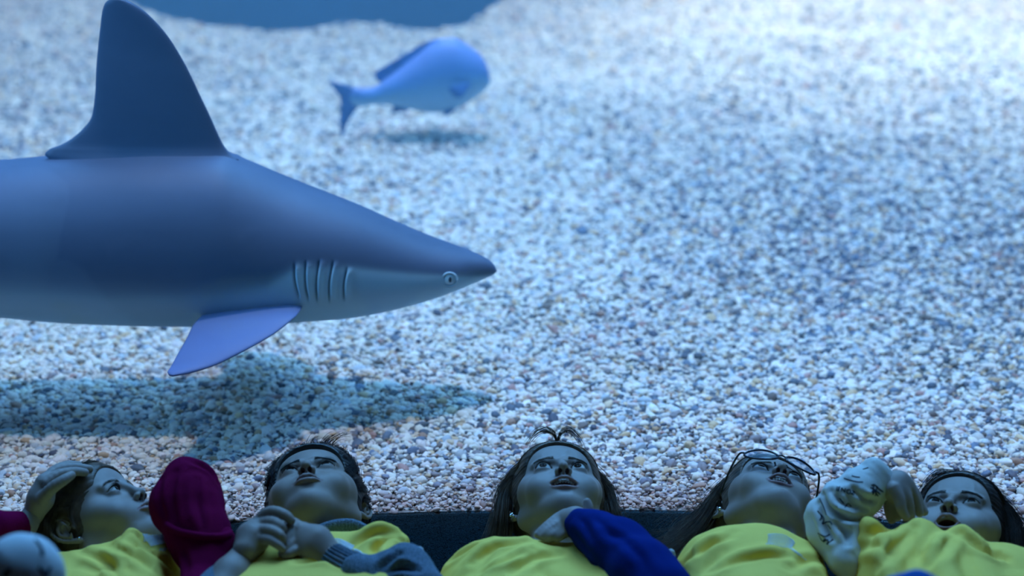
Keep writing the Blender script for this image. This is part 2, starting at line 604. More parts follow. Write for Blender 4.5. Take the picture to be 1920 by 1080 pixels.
tp = smooth_interp(st, *zip(*top))
bt = smooth_interp(st, *zip(*bot))
hw = smooth_interp(st, *zip(*hwp)) / 1020.0
mid_ = (tp + bt) / 2
half = (bt - tp) / 2
# the widest part also shows above and below when seen from above: take it off the height
e = math.tan(math.radians(19))
pxm = 1020.0
half_m = half / pxm
corr = np.sqrt(np.maximum(half_m**2 - (hw * e) ** 2, (0.55 * half_m) ** 2)) / np.maximum(half_m, 1e-6)
zt = np.array([W(x, m_ - h * c, SY).z for x, m_, h, c in zip(st, mid_, half, corr)])
zb = np.array([W(x, m_ + h * c, SY).z for x, m_, h, c in zip(st, mid_, half, corr)])
xw = np.array([W(x, m_, SY).x for x, m_ in zip(st, mid_)])
NR = 220
VB, FB = loft(xw, zt, zb, hw, SY, NR, 2.15, -0.04)
n_st = len(st)
# gill slits: five creases on each side
PXY = np.array([WV(p) for p in VB.reshape(-1, 3)]).reshape(n_st, NR, 2)
side = np.abs(VB[:, :, 1] - SY) / np.maximum(hw[:, None], 1e-5)
mirror = VB.reshape(-1, 3).copy()
mirror[:, 1] = SY - np.abs(mirror[:, 1] - SY)
MPX = np.array([WV(p) for p in mirror]).reshape(n_st, NR, 2)
gill = np.zeros((n_st, NR))
gills = [((552, 498), (560, 555)), ((573, 494), (577, 560)), ((598, 492), (594, 562)), ((624, 494), (617, 562)), ((650, 506), (645, 560))]
slit = np.zeros((n_st, NR))
for (x0, y0), (x1, y1) in gills:
    ty = np.clip((MPX[:, :, 1] - y0) / (y1 - y0), 0, 1)
    bow = -3 * np.sin(ty * math.pi)
    gx_ = x0 + (x1 - x0) * ty + bow
    d = MPX[:, :, 0] - gx_
    inside = 1 / (1 + np.exp(-(MPX[:, :, 1] - y0) / 2.0)) * 1 / (1 + np.exp((MPX[:, :, 1] - y1) / 2.5))
    slit = np.maximum(slit, np.exp(-(d / 1.7) ** 2) * inside)
    # a flap: raised just ahead of each slit, falling to it
    gill += inside * (0.0035 * np.exp(-((d - 6) / 6.0) ** 2) - 0.006 * np.exp(-(d / 2.0) ** 2))
nrm_ = np.zeros_like(VB)
nrm_[:, :, 1] = -np.cos(np.linspace(0, 2 * math.pi, NR, endpoint=False))[None]
nrm_[:, :, 2] = np.sin(np.linspace(0, 2 * math.pi, NR, endpoint=False))[None]
VB += nrm_ * gill[:, :, None] * (side > 0.25)[:, :, None]
# mouth line under the snout
bline_x = [-1500, 0, 200, 400, 500, 560, 650, 760, 830, 880, 932]
bline_y = [452, 546, 556, 556, 536, 500, 502, 513, 517, 519, 516]
bl = np.interp(MPX[:, :, 0], bline_x, bline_y)
bw = np.interp(MPX[:, :, 0], [-1500, 0, 400, 560, 760, 932], [30, 26, 22, 9, 6, 4])
pale = 1 / (1 + np.exp(-(MPX[:, :, 1] - bl) / bw * 2.2))
under = VB[:, :, 2] < (zt + zb)[:, None] / 2
pale = np.where(under, pale, np.minimum(pale, 0.5 + 0.5 * np.clip(side * 2 - 1, 0, 1)))
back_bottom = np.sin(np.linspace(0, 2 * math.pi, NR, endpoint=False))[None].repeat(n_st, 0) < -0.75
pale = np.where(back_bottom, 1.0, pale)
capf = []
cen_t, cen_n = VB[0].mean(0), VB[-1].mean(0)
Vb = np.vstack([VB.reshape(-1, 3), cen_t, cen_n])
tail_c, nose_c = len(Vb) - 2, len(Vb) - 1
Fb = [tuple(q) for q in FB]
for k in range(NR):
    Fb.append(((k + 1) % NR, k, tail_c))
    b0 = (n_st - 1) * NR
    Fb.append((b0 + k, b0 + (k + 1) % NR, nose_c))
body_n = len(Vb)

dl = [(300, 448, 96), (290, 434, 84), (280, 425, 92), (270, 418, 118), (245, 406, 152), (220, 395, 171), (180, 376, 178), (120, 347, 181), (60, 309, 187), (20, 270, 192), (6, 248, 197), (-1, 232, 205), (-4, 222, 213)]
fd = foil([W(l, y, SY) for y, l, t_ in dl], [W(t_, y, SY) for y, l, t_ in dl], 0.034, 70, 30, 1.2)
pec = [((572, 570, 3.16), (420, 572, 3.16)), ((566, 577, 3.10), (378, 592, 3.11)), ((556, 592, 3.06), (364, 607, 3.07)), ((520, 622, 3.02), (350, 634, 3.03)), ((462, 656, 2.985), (333, 664, 2.99)), ((395, 688, 2.955), (320, 688, 2.96)), ((345, 702, 2.94), (314, 697, 2.945)), ((325, 705, 2.935), (316, 703, 2.94))]
fp = foil([W(*p[0]) for p in pec], [W(*p[1]) for p in pec], 0.02, 60, 28)
# far-side pectoral, pelvic, second dorsal, anal and tail fins, mostly out of the frame
fp2 = (fp[0] * [1, -1, 1] + [0, 2 * SY, 0], [tuple(q[::-1]) for q in fp[1]])


def fin_px(rows, y, th):
    return foil([W(a_, c_, y) for a_, b_, c_ in rows], [W(b_, c_, y) for a_, b_, c_ in rows], th)


fd2 = fin_px([(-760, -900, 372), (-790, -905, 340), (-820, -915, 310), (-850, -930, 288), (-880, -935, 280)], SY, 0.012)
fa = fin_px([(-760, -880, 520), (-790, -890, 545), (-820, -900, 570), (-850, -915, 590)], SY, 0.012)
pl = foil([W(-420, 570, 3.15), W(-460, 600, 3.1), W(-500, 630, 3.06)], [W(-520, 565, 3.15), W(-530, 600, 3.1), W(-530, 630, 3.06)], 0.012)
pl2 = (pl[0] * [1, -1, 1] + [0, 2 * SY, 0], [tuple(q[::-1]) for q in pl[1]])
cu = fin_px([(-1380, -1500, 440), (-1440, -1545, 380), (-1540, -1620, 300), (-1640, -1700, 220), (-1720, -1760, 160), (-1760, -1775, 130)], SY, 0.02)
cl = fin_px([(-1380, -1500, 440), (-1420, -1520, 490), (-1460, -1530, 540), (-1500, -1535, 580)], SY, 0.016)
ctr = W(400, 470, SY)
shark = empty('shark', (ctr.x, SY, ctr.z))
tag(shark, 'large blue-grey shark with tall dorsal fin gliding over the gravel', 'shark')
VS, FS = merge([(Vb, Fb), fd, fp, fp2, fd2, fa, pl, pl2, cu, cl])
m_shark, nt, b = mat('shark_skin', 0.55, 0.3)
at = nd(nt, 'ShaderNodeAttribute', attribute_name='pale')
sl = nd(nt, 'ShaderNodeAttribute', attribute_name='slit')
fn_ = nd(nt, 'ShaderNodeAttribute', attribute_name='fin')
n1 = noise_tex(nt, 9, 4, vec_scale=(0.35, 1, 1))
r1 = ramp(nt, n1.outputs['Fac'], [(0.3, (0.050, 0.080, 0.145)), (0.7, (0.072, 0.105, 0.18))])
r2 = ramp(nt, n1.outputs['Fac'], [(0.3, (0.29, 0.47, 0.58)), (0.7, (0.36, 0.54, 0.66))])
mx = nd(nt, 'ShaderNodeMix', data_type='RGBA')
nt.links.new(at.outputs['Fac'], mx.inputs[0])
nt.links.new(r1.outputs[0], mx.inputs[6])
nt.links.new(r2.outputs[0], mx.inputs[7])
mf = nd(nt, 'ShaderNodeMix', data_type='RGBA')
nt.links.new(fn_.outputs['Fac'], mf.inputs[0])
nt.links.new(mx.outputs[2], mf.inputs[6])
mf.inputs[7].default_value = (0.10, 0.15, 0.33, 1)
m3 = nd(nt, 'ShaderNodeMix', data_type='RGBA')
nt.links.new(sl.outputs['Fac'], m3.inputs[0])
nt.links.new(mf.outputs[2], m3.inputs[6])
m3.inputs[7].default_value = (0.03, 0.06, 0.12, 1)
nt.links.new(m3.outputs[2], b.inputs['Base Color'])
n2 = noise_tex(nt, 900, 2)
bump(nt, b, n2.outputs['Fac'], 0.0005, 0.4)
sk = mesh_obj('body', np.array(VS), FS, m_shark)
adopt(sk, shark)
nv = len(sk.data.vertices)
A = np.zeros(nv)
A[:n_st * NR] = pale.ravel()
vattr(sk, 'pale', A)
A = np.zeros(nv)
A[:n_st * NR] = slit.ravel() * 0.85
vattr(sk, 'slit', A)
A = np.zeros(nv)
k0 = body_n + len(fd[0])
A[k0:k0 + len(fp[0]) + len(fp2[0])] = 1
vattr(sk, 'fin', A)
sk['label'] = 'blue-grey back, pale belly, five gill slits'

bvh = BVHTree.FromPolygons([v.co for v in sk.data.vertices], [p.vertices for p in sk.data.polygons])


def ball(name, c, r, m, parent, sq=(1, 1, 1), nu=32, nv_=20):
    v, f = [], []
    for i in range(nv_ + 1):
        ph = math.pi * i / nv_
        for j in range(nu):
            th = 2 * math.pi * j / nu
            v.append((c[0] + r * sq[0] * math.sin(ph) * math.cos(th), c[1] + r * sq[1] * math.sin(ph) * math.sin(th), c[2] + r * sq[2] * math.cos(ph)))
    for i in range(nv_):
        for j in range(nu):
            f.append((i * nu + j, (i + 1) * nu + j, (i + 1) * nu + (j + 1) % nu, i * nu + (j + 1) % nu))
    o = mesh_obj(name, v, f, m)
    if parent:
        adopt(o, parent)
    return o


def tube(pts, rad, nc=8):
    """verts and faces of a tapering tube through points; rad a number or a list"""
    pts = np.array([tuple(p) for p in pts], float)
    n = len(pts)
    rad = np.full(n, rad) if np.isscalar(rad) else np.asarray(rad, float)
    tan = np.gradient(pts, axis=0)
    tan /= np.linalg.norm(tan, axis=1)[:, None] + 1e-12
    ref = np.array([0, 0, 1.0]) if abs(tan[0][2]) < 0.9 else np.array([1.0, 0, 0])
    a = np.cross(tan[0], ref)
    a /= np.linalg.norm(a)
    V = []
    th = np.linspace(0, 2 * math.pi, nc, endpoint=False)
    for i in range(n):
        a = a - tan[i] * np.dot(a, tan[i])
        a /= np.linalg.norm(a) + 1e-12
        b_ = np.cross(tan[i], a)
        V.append(pts[i] + rad[i] * (np.cos(th)[:, None] * a + np.sin(th)[:, None] * b_))
    V = np.array(V).reshape(-1, 3)
    idx = np.arange(n * nc).reshape(n, nc)
    nxt = np.roll(idx, -1, axis=1)
    F = [tuple(q) for q in np.stack([idx[:-1].ravel(), nxt[:-1].ravel(), nxt[1:].ravel(), idx[1:].ravel()], axis=1)]
    F.append(tuple(idx[0]))
    F.append(tuple(idx[-1][::-1]))
    return V, F


cam_p = Vector((0, 0, CAM_H))
hit, nrm, _, _ = bvh.ray_cast(cam_p, (W(843, 524, SY) - cam_p).normalized())
m_eye = plain('shark_eye', (0.42, 0.55, 0.62), 0.2, 0.5, 0.1)
m_pup = plain('shark_pupil', (0.01, 0.015, 0.03), 0.15, 0.5, 0.1)
m_lid = plain('shark_lid', (0.34, 0.46, 0.54), 0.6, 0.3, 0.1)
for sgn in (1, -1):
    c = hit.copy()
    if sgn < 0:
        c.y = 2 * SY - c.y
    ey = ball('eye', (c.x, c.y + 0.002 * sgn, c.z), 0.0118, m_eye, shark, (1, 0.6, 1))
    pupil = ball('pupil', (c.x + 0.001, c.y - 0.0035 * sgn, c.z + 0.001), 0.0055, m_pup, None, (0.55, 0.5, 1))
    pupil.parent = ey
    ring = [(c.x + 0.0128 * math.cos(t_), c.y - 0.0015 * sgn, c.z + 0.0128 * math.sin(t_)) for t_ in np.linspace(0, 2 * math.pi, 29)]
    v, f = tube(ring, 0.0021, 8)
    adopt(mesh_obj('eyelid', v, f, m_lid), shark)

# --- grey-blue fish beyond
FY = 4.95
ft = [(655, 172), (664, 164), (682, 165), (700, 163), (724, 148), (749, 131), (785, 102), (809, 83), (833, 73), (852, 72), (881, 87), (905, 108), (915, 128), (919, 146), (920, 152)]
fb = [(655, 188), (664, 199), (682, 199), (700, 196), (724, 196), (749, 200), (785, 208), (809, 211), (833, 209), (852, 204), (881, 190), (905, 172), (915, 162), (919, 156), (920, 152)]
fh = [(655, 4), (664, 8), (700, 16), (750, 28), (810, 37), (860, 36), (895, 27), (915, 12), (920, 2)]
st = np.concatenate([np.linspace(655, 905, 90, endpoint=False), 920 - 15 * np.linspace(1, 0, 18) ** 2])
tp, bt = smooth_interp(st, *zip(*ft)), smooth_interp(st, *zip(*fb))
hw = smooth_interp(st, *zip(*fh)) / 690.0
zt = np.array([W(x, y, FY).z for x, y in zip(st, tp)])
zb = np.array([W(x, y, FY).z for x, y in zip(st, bt)])
xw = np.array([W(x, 140, FY).x for x in st])
VF, FF = loft(xw, zt, zb, hw, FY, 64, 1.9, 0.0)
vf = VF.reshape(-1, 3)
vf = np.vstack([vf, VF[0].mean(0), VF[-1].mean(0)])
ff = [tuple(q) for q in FF]
for k in range(64):
    ff.append(((k + 1) % 64, k, len(vf) - 2))
    b0 = (len(st) - 1) * 64
    ff.append((b0 + k, b0 + (k + 1) % 64, len(vf) - 1))
MP = np.array([WV((p[0], FY - abs(p[1] - FY), p[2])) for p in vf])
fish = empty('fish', tuple(W(790, 150, FY)))
tag(fish, 'blue-grey deep-bodied fish with humped forehead above its small shadow', 'fish')
m_fish, nt, b = mat('fish_skin', 0.45, 0.35)
at = nd(nt, 'ShaderNodeAttribute', attribute_name='pale')
r1 = ramp(nt, at.outputs['Fac'], [(0.0, (0.16, 0.24, 0.56)), (0.35, (0.09, 0.24, 0.54)), (0.6, (0.17, 0.38, 0.60)), (1.0, (0.32, 0.54, 0.72))])
nt.links.new(r1.outputs[0], b.inputs['Base Color'])
vo = nd(nt, 'ShaderNodeTexVoronoi')
vo.inputs['Scale'].default_value = 160
bump(nt, b, vo.outputs['Distance'], 0.001, 0.3)
m_finm = plain('fish_fin', (0.05, 0.14, 0.36), 0.6, 0.3, 0.25, 40)
fo = mesh_obj('body', vf, ff, m_fish)
adopt(fo, fish)
tpx = np.interp(MP[:, 0], [p[0] for p in ft], [p[1] for p in ft])
bpx = np.interp(MP[:, 0], [p[0] for p in fb], [p[1] for p in fb])
vattr(fo, 'pale', np.clip((MP[:, 1] - tpx) / np.maximum(bpx - tpx, 4), 0, 1) ** 1.3)


def fish_fin(name, rows, th, mtl=m_finm):
    v, f = foil([W(*a_) for a_, b_ in rows], [W(*b_) for a_, b_ in rows], th, 30, 16)
    o = mesh_obj(name, v, f, mtl)
    adopt(o, fish)
    return o


y0 = FY
fish_fin('tail_fin', [((668, 166, y0), (672, 201, y0)), ((657, 163, y0), (664, 206, y0)), ((645, 159, y0), (655, 220, y0)), ((632, 155, y0), (645, 240, y0)), ((622, 152, y0), (640, 252, y0))][:1] + [((668, 166, y0), (672, 201, y0)), ((655, 161, y0), (663, 212, y0)), ((645, 158, y0), (653, 228, y0)), ((634, 155, y0), (646, 243, y0))], 0.012)
fish_fin('tail_fin', [((650, 172, y0), (650, 190, y0)), ((638, 160, y0), (644, 190, y0)), ((628, 154, y0), (636, 180, y0)), ((616, 150, y0), (624, 164, y0))], 0.008)
fish_fin('tail_fin', [((655, 186, y0), (640, 192, y0)), ((652, 205, y0), (639, 205, y0)), ((651, 228, y0), (637, 222, y0)), ((645, 250, y0), (638, 246, y0)), ((641, 258, y0), (638, 256, y0))], 0.010)
fish_fin('dorsal_fin', [((836, 74, y0 + .01), (716, 156, y0 + .01)), ((820, 73, y0 + .02), (708, 152, y0 + .02)), ((806, 76, y0 + .02), (703, 145, y0 + .02)), ((790, 84, y0 + .02), (703, 137, y0 + .02)), ((765, 99, y0 + .02), (712, 129, y0 + .02))], 0.010)
fish_fin('anal_fin', [((768, 203, y0), (738, 197, y0)), ((764, 208, y0), (735, 206, y0)), ((750, 209, y0), (732, 214, y0))], 0.008)
fish_fin('pelvic_fin', [((856, 200, y0 - .02), (828, 205, y0 - .02)), ((852, 207, y0 - .02), (832, 212, y0 - .02)), ((842, 215, y0 - .02), (833, 219, y0 - .02))], 0.008)
fish_fin('pectoral_fin', [((882, 156, y0 - .05), (878, 166, y0 - .05)), ((862, 157, y0 - .075), (872, 176, y0 - .075)), ((846, 161, y0 - .085), (862, 184, y0 - .085)), ((840, 168, y0 - .085), (852, 182, y0 - .085))], 0.008)


# ------------------------------------------------------------------ solid modelling on a distance grid
class Vol:
    def __init__(self, lo, hi, h):
        self.lo, self.h = np.array(lo, float), float(h)
        self.n = np.ceil((np.array(hi, float) - self.lo) / h).astype(int) + 1
        self.D = np.full(self.n, 1e3, np.float32)

    def box(self, lo, hi):
        a = np.clip(np.floor((np.asarray(lo) - self.lo) / self.h).astype(int), 0, self.n)
        b = np.clip(np.ceil((np.asarray(hi) - self.lo) / self.h).astype(int) + 1, 0, self.n)
        if np.any(b <= a):
            return None
        sl = tuple(slice(a[i], b[i]) for i in range(3))
        ax = [(self.lo[i] + self.h * np.arange(a[i], b[i])).astype(np.float32) for i in range(3)]
        return sl, ax[0][:, None, None], ax[1][None, :, None], ax[2][None, None, :]

    def put(self, sl, d, k, op):
        D = self.D[sl]
        if op == 'u':
            if k > 0:
                hh = np.clip(0.5 + 0.5 * (D - d) / k, 0, 1)
                D[...] = D * (1 - hh) + d * hh - k * hh * (1 - hh)
            else:
                np.minimum(D, d, out=D)
        else:
            if k > 0:
                hh = np.clip(0.5 - 0.5 * (D + d) / k, 0, 1)
                D[...] = D * (1 - hh) - d * hh + k * hh * (1 - hh)
            else:
                np.maximum(D, -d, out=D)

    def ell(self, c, r, k=0.0, op='u', R=None):
        c, r = np.asarray(c, float), np.asarray(r, float) * np.ones(3)
        m = (max(r) if R is not None else r) + k + 2 * self.h
        bx = self.box(c - m, c + m)
        if bx is None:
            return
        sl, X, Y, Z = bx
        X, Y, Z = X - c[0], Y - c[1], Z - c[2]
        if R is not None:
            R = np.asarray(R)
            X, Y, Z = (R[0, 0] * X + R[1, 0] * Y + R[2, 0] * Z, R[0, 1] * X + R[1, 1] * Y + R[2, 1] * Z, R[0, 2] * X + R[1, 2] * Y + R[2, 2] * Z)
        k0 = np.sqrt((X / r[0]) ** 2 + (Y / r[1]) ** 2 + (Z / r[2]) ** 2)
        k1 = np.sqrt((X / r[0] ** 2) ** 2 + (Y / r[1] ** 2) ** 2 + (Z / r[2] ** 2) ** 2)
        self.put(sl, (k0 * (k0 - 1) / np.maximum(k1, 1e-6)).astype(np.float32), k, op)

    def cap(self, a, b, ra, rb=None, k=0.0, op='u'):
        rb = ra if rb is None else rb
        a, b = np.asarray(tuple(a), float), np.asarray(tuple(b), float)
        m = max(ra, rb) + k + 2 * self.h
        bx = self.box(np.minimum(a, b) - m, np.maximum(a, b) + m)
        if bx is None:
            return
        sl, X, Y, Z = bx
        ba = b - a
        t = np.clip(((X - a[0]) * ba[0] + (Y - a[1]) * ba[1] + (Z - a[2]) * ba[2]) / max(ba @ ba, 1e-12), 0, 1)
        d = np.sqrt((X - a[0] - t * ba[0]) ** 2 + (Y - a[1] - t * ba[1]) ** 2 + (Z - a[2] - t * ba[2]) ** 2) - (ra + (rb - ra) * t)
        self.put(sl, d.astype(np.float32), k, op)

    def chain(self, pts, rad, k=0.0, op='u', k_in=None):
        rad = [rad] * len(pts) if np.isscalar(rad) else rad
        for i in range(len(pts) - 1):
            self.cap(pts[i], pts[i + 1], rad[i], rad[i + 1], k, op)

    def mesh(self):
        D = self.D
        for ax in range(3):
            s = [slice(None)] * 3
            s[ax] = 0
            D[tuple(s)] = np.maximum(D[tuple(s)], self.h)
            s[ax] = -1
            D[tuple(s)] = np.maximum(D[tuple(s)], self.h)
        ins = D < 0
        c = np.zeros(np.array(D.shape) - 1, np.int8)
        for i in (0, 1):
            for j in (0, 1):
                for k in (0, 1):
                    c += ins[i:ins.shape[0] - 1 + i, j:ins.shape[1] - 1 + j, k:ins.shape[2] - 1 + k]
        act = (c > 0) & (c < 8)
        I, J, K = np.nonzero(act)
        vid = np.full(act.shape, -1, np.int32)
        vid[I, J, K] = np.arange(len(I))
        P = np.zeros((len(I), 3))
        cnt = np.zeros(len(I))
        cs = [(i, j, k) for i in (0, 1) for j in (0, 1) for k in (0, 1)]
        val = {q: D[I + q[0], J + q[1], K + q[2]].astype(float) for q in cs}
        for q in cs:
            for ax in range(3):
                if q[ax] == 0:
                    p = list(q)
                    p[ax] = 1
                    p = tuple(p)
                    a, b = val[q], val[p]
                    m = (a < 0) != (b < 0)
                    t = np.where(m, a / np.where(m, a - b, 1), 0)
                    base = np.array(q, float)
                    for d in range(3):
                        P[:, d] += np.where(m, base[d] + (t if d == ax else 0), 0)
                    cnt += m
        P = P / np.maximum(cnt, 1)[:, None] + np.stack([I, J, K], 1)
        V = self.lo + P * self.h
        F = []
        for ax in range(3):
            s0 = [slice(1, -1)] * 3
            s1 = [slice(1, -1)] * 3
            s0[ax] = slice(0, -1)
            s1[ax] = slice(1, None)
            a, b = ins[tuple(s0)], ins[tuple(s1)]
            m = np.array(np.nonzero(a != b))
            if m.size == 0:
                continue
            o = np.ones(3, int)
            o[ax] = 0
            g = m + o[:, None]
            u, v = (ax + 1) % 3, (ax + 2) % 3
            q = []
            for du, dv in ((-1, -1), (0, -1), (0, 0), (-1, 0)):
                h = g.copy()
                h[u] += du
                h[v] += dv
                q.append(vid[h[0], h[1], h[2]])
            q = np.stack(q, 1)
            flip = ~a[m[0], m[1], m[2]]
            q[flip] = q[flip][:, ::-1]
            F.append(q)
        F = np.concatenate(F)
        F = F[(F >= 0).all(1)]
        return V, F


def relax(V, F, it=2, lam=0.5):
    n = len(V)
    e = np.concatenate([F[:, [0, 1]], F[:, [1, 2]], F[:, [2, 3]], F[:, [3, 0]]])
    e = np.concatenate([e, e[:, ::-1]])
    deg = np.bincount(e[:, 0], minlength=n)
    for _ in range(it):
        A = np.stack([np.bincount(e[:, 0], weights=V[e[:, 1], d], minlength=n) for d in range(3)], 1)
        V = V + lam * (A / np.maximum(deg, 1)[:, None] - V)
    return V


def cap_dist(P, a, b):
    a, b = np.asarray(a, float), np.asarray(b, float)
    ba = b - a
    t = np.clip(((P - a) @ ba) / (ba @ ba), 0, 1)
    return np.linalg.norm(P - a - t[:, None] * ba, axis=1)


def catmull(C, n):
    """resample control points (k,3) to n points"""
    C = np.asarray(C, float)
    k = len(C)
    t = np.linspace(0, k - 1, n)
    i = np.clip(t.astype(int), 0, k - 2)
    f = (t - i)[:, None]
    P = np.vstack([2 * C[0] - C[1], C, 2 * C[-1] - C[-2]])
    p0, p1, p2, p3 = P[i], P[i + 1], P[i + 2], P[i + 3]
    return 0.5 * (2 * p1 + (p2 - p0) * f + (2 * p0 - 5 * p1 + 4 * p2 - p3) * f * f + (3 * p1 - p0 - 3 * p2 + p3) * f ** 3)


def strands_mesh(P, rad, nc=3):
    """P (s,n,3) polylines, rad (n,) profile -> verts, quads"""
    s, n, _ = P.shape
    T = np.gradient(P, axis=1)
    T /= np.linalg.norm(T, axis=2, keepdims=True) + 1e-12
    ref = np.array([0.31, 0.52, 0.79])
    A = np.cross(T, ref)
    A /= np.linalg.norm(A, axis=2, keepdims=True) + 1e-9
    B = np.cross(T, A)
    V = []
    for j in range(nc):
        th = 2 * math.pi * j / nc
        V.append(P + (A * math.cos(th) + B * math.sin(th)) * rad[None, :, None])
    V = np.stack(V, 2)
    idx = np.arange(s * n * nc).reshape(s, n, nc)
    nx = np.roll(idx, -1, axis=2)
    F = np.stack([idx[:, :-1].ravel(), nx[:, :-1].ravel(), nx[:, 1:].ravel(), idx[:, 1:].ravel()], 1)
    return V.reshape(-1, 3), F


def crease(o, lines, depth, width, ridge=0.6):
    """press folds into a garment along frame polylines carried onto its surface"""
    me_ = o.data
    n_ = len(me_.vertices)
    co = np.zeros(n_ * 3, np.float32)
    me_.vertices.foreach_get('co', co)
    co = co.reshape(-1, 3).astype(float)
    nr = np.array([tuple(v.vector) for v in me_.vertex_normals])
    bv = BVHTree.FromPolygons([tuple(v) for v in co], [p.vertices for p in me_.polygons])
    disp = np.zeros(n_)
    for ln in lines:
        amp = 1.0
        if isinstance(ln[-1], (int, float)):
            amp = ln[-1]
            ln = ln[:-1]
        c_ = catmull([(a, b_, 0) for a, b_ in ln], 5 * len(ln))
        pts = []
        for a, b_, _ in c_:
            h_ = bv.ray_cast(cam_p, (W(a, b_, 2.4) - cam_p).normalized())
            if h_[0] is not None:
                pts.append(tuple(h_[0]))
        if len(pts) < 3:
            continue
        pts = np.array(pts)
        sel = np.nonzero(((co > pts.min(0) - 4 * width) & (co < pts.max(0) + 4 * width)).all(1))[0]
        best = np.full(len(sel), 1e9)
        tt = np.zeros(len(sel))
        for i in range(len(pts) - 1):
            ba = pts[i + 1] - pts[i]
            t = np.clip(((co[sel] - pts[i]) @ ba) / (ba @ ba + 1e-12), 0, 1)
            d = np.linalg.norm(co[sel] - pts[i] - t[:, None] * ba, axis=1)
            m = d < best
            best[m] = d[m]
            tt[m] = (i + t[m]) / (len(pts) - 1)
        env = np.sin(math.pi * np.clip(tt, 0.06, 0.94)) ** 0.6
        disp[sel] += amp * env * depth * (-np.exp(-(best / width) ** 2) + ridge * np.exp(-((best - 2.1 * width) / (width * 1.1)) ** 2))
    co = co + nr * disp[:, None]
    me_.vertices.foreach_set('co', co.astype(np.float32).ravel())
    me_.update()


# ------------------------------------------------------------------ materials of the children
def skin_mat(name, base, lip):
    m, nt, b = mat(name, 0.52, 0.35)
    at = nd(nt, 'ShaderNodeAttribute', attribute_name='lip')
    nz = noise_tex(nt, 30, 3)
    r1 = ramp(nt, nz.outputs['Fac'], [(0.3, [c * 0.93 for c in base]), (0.7, [c * 1.05 for c in base])])
    mx = nd(nt, 'ShaderNodeMix', data_type='RGBA')
    nt.links.new(at.outputs['Fac'], mx.inputs[0])
    nt.links.new(r1.outputs[0], mx.inputs[6])
    mx.inputs[7].default_value = (*lip, 1)
    ai = nd(nt, 'ShaderNodeAttribute', attribute_name='inner')
    m2 = nd(nt, 'ShaderNodeMix', data_type='RGBA')
    nt.links.new(ai.outputs['Fac'], m2.inputs[0])
    nt.links.new(mx.outputs[2], m2.inputs[6])
    m2.inputs[7].default_value = (0.07, 0.015, 0.015, 1)
    nt.links.new(m2.outputs[2], b.inputs['Base Color'])
    n2 = noise_tex(nt, 700, 2)
    bump(nt, b, n2.outputs['Fac'], 0.0004, 0.35)
    b.inputs['Subsurface Weight'].default_value = 0.0
    return m


def eye_mat():
    m, nt, b = mat('eye', 0.05, 0.05)
    tc = nd(nt, 'ShaderNodeTexCoord')
    sp = nd(nt, 'ShaderNodeSeparateXYZ')
    nt.links.new(tc.outputs['Object'], sp.inputs[0])
    ln = nd(nt, 'ShaderNodeVectorMath', operation='NORMALIZE')
    nt.links.new(tc.outputs['Object'], ln.inputs[0])
    sp2 = nd(nt, 'ShaderNodeSeparateXYZ')
    nt.links.new(ln.outputs[0], sp2.inputs[0])
    ac = nd(nt, 'ShaderNodeMath', operation='MULTIPLY')
    ac.inputs[1].default_value = -1
    nt.links.new(sp2.outputs[1], ac.inputs[0])
    ar = nd(nt, 'ShaderNodeMath', operation='ARCCOSINE')
    nt.links.new(ac.outputs[0], ar.inputs[0])
    r = ramp(nt, ar.outputs[0], [(0.0, (0.005, 0.005, 0.006)), (0.22, (0.008, 0.008, 0.01)), (0.26, (0.03, 0.018, 0.012)), (0.50, (0.018, 0.011, 0.009)), (0.57, (0.62, 0.62, 0.60)), (1.0, (0.68, 0.66, 0.64))])
    nt.links.new(r.outputs[0], b.inputs['Base Color'])
    return m


def cloth_mat(name, col, fold_scale=9, weave=900, var=0.08, rough=0.85, bd=0.0006):
    m, nt, b = mat(name, 0.95, 0.03)
    n0 = noise_tex(nt, 5, 3)
    r = ramp(nt, n0.outputs['Fac'], [(0.3, [c * (1 - var) for c in col]), (0.7, [min(1, c * (1 + var)) for c in col])])
    nt.links.new(r.outputs[0], b.inputs['Base Color'])
    n1 = noise_tex(nt, weave, 2)
    b1 = bump(nt, None, n1.outputs['Fac'], bd, 0.8)
    n2 = noise_tex(nt, fold_scale, 3)
    bump(nt, b, n2.outputs['Fac'], 0.012, 0.35, b1.outputs[0])
    return m


def knit_mat(name, col, scale=260):
    m, nt, b = mat(name, 0.9, 0.1)
    tc = nd(nt, 'ShaderNodeTexCoord')
    wv = nd(nt, 'ShaderNodeTexWave')
    wv.inputs['Scale'].default_value = scale * 0.5
    wv.inputs['Distortion'].default_value = 1.5
    nt.links.new(tc.outputs['Object'], wv.inputs[0])
    n1 = noise_tex(nt, scale * 1.6, 2)
    r = ramp(nt, n1.outputs['Fac'], [(0.3, [c * 0.65 for c in col]), (0.7, [c * 1.3 for c in col])])
    nt.links.new(r.outputs[0], b.inputs['Base Color'])
    b1 = bump(nt, None, n1.outputs['Fac'], 0.002, 0.9)
    bump(nt, b, wv.outputs['Fac'], 0.0012, 0.5, b1.outputs[0])
    return m


def hair_mat(name, lo, hi):
    m, nt, b = mat(name, 0.42, 0.45)
    n0 = noise_tex(nt, 60, 2, vec_scale=(1, 1, 1))
    r = ramp(nt, n0.outputs['Fac'], [(0.3, lo), (0.7, hi)])
    nt.links.new(r.outputs[0], b.inputs['Base Color'])
    return m


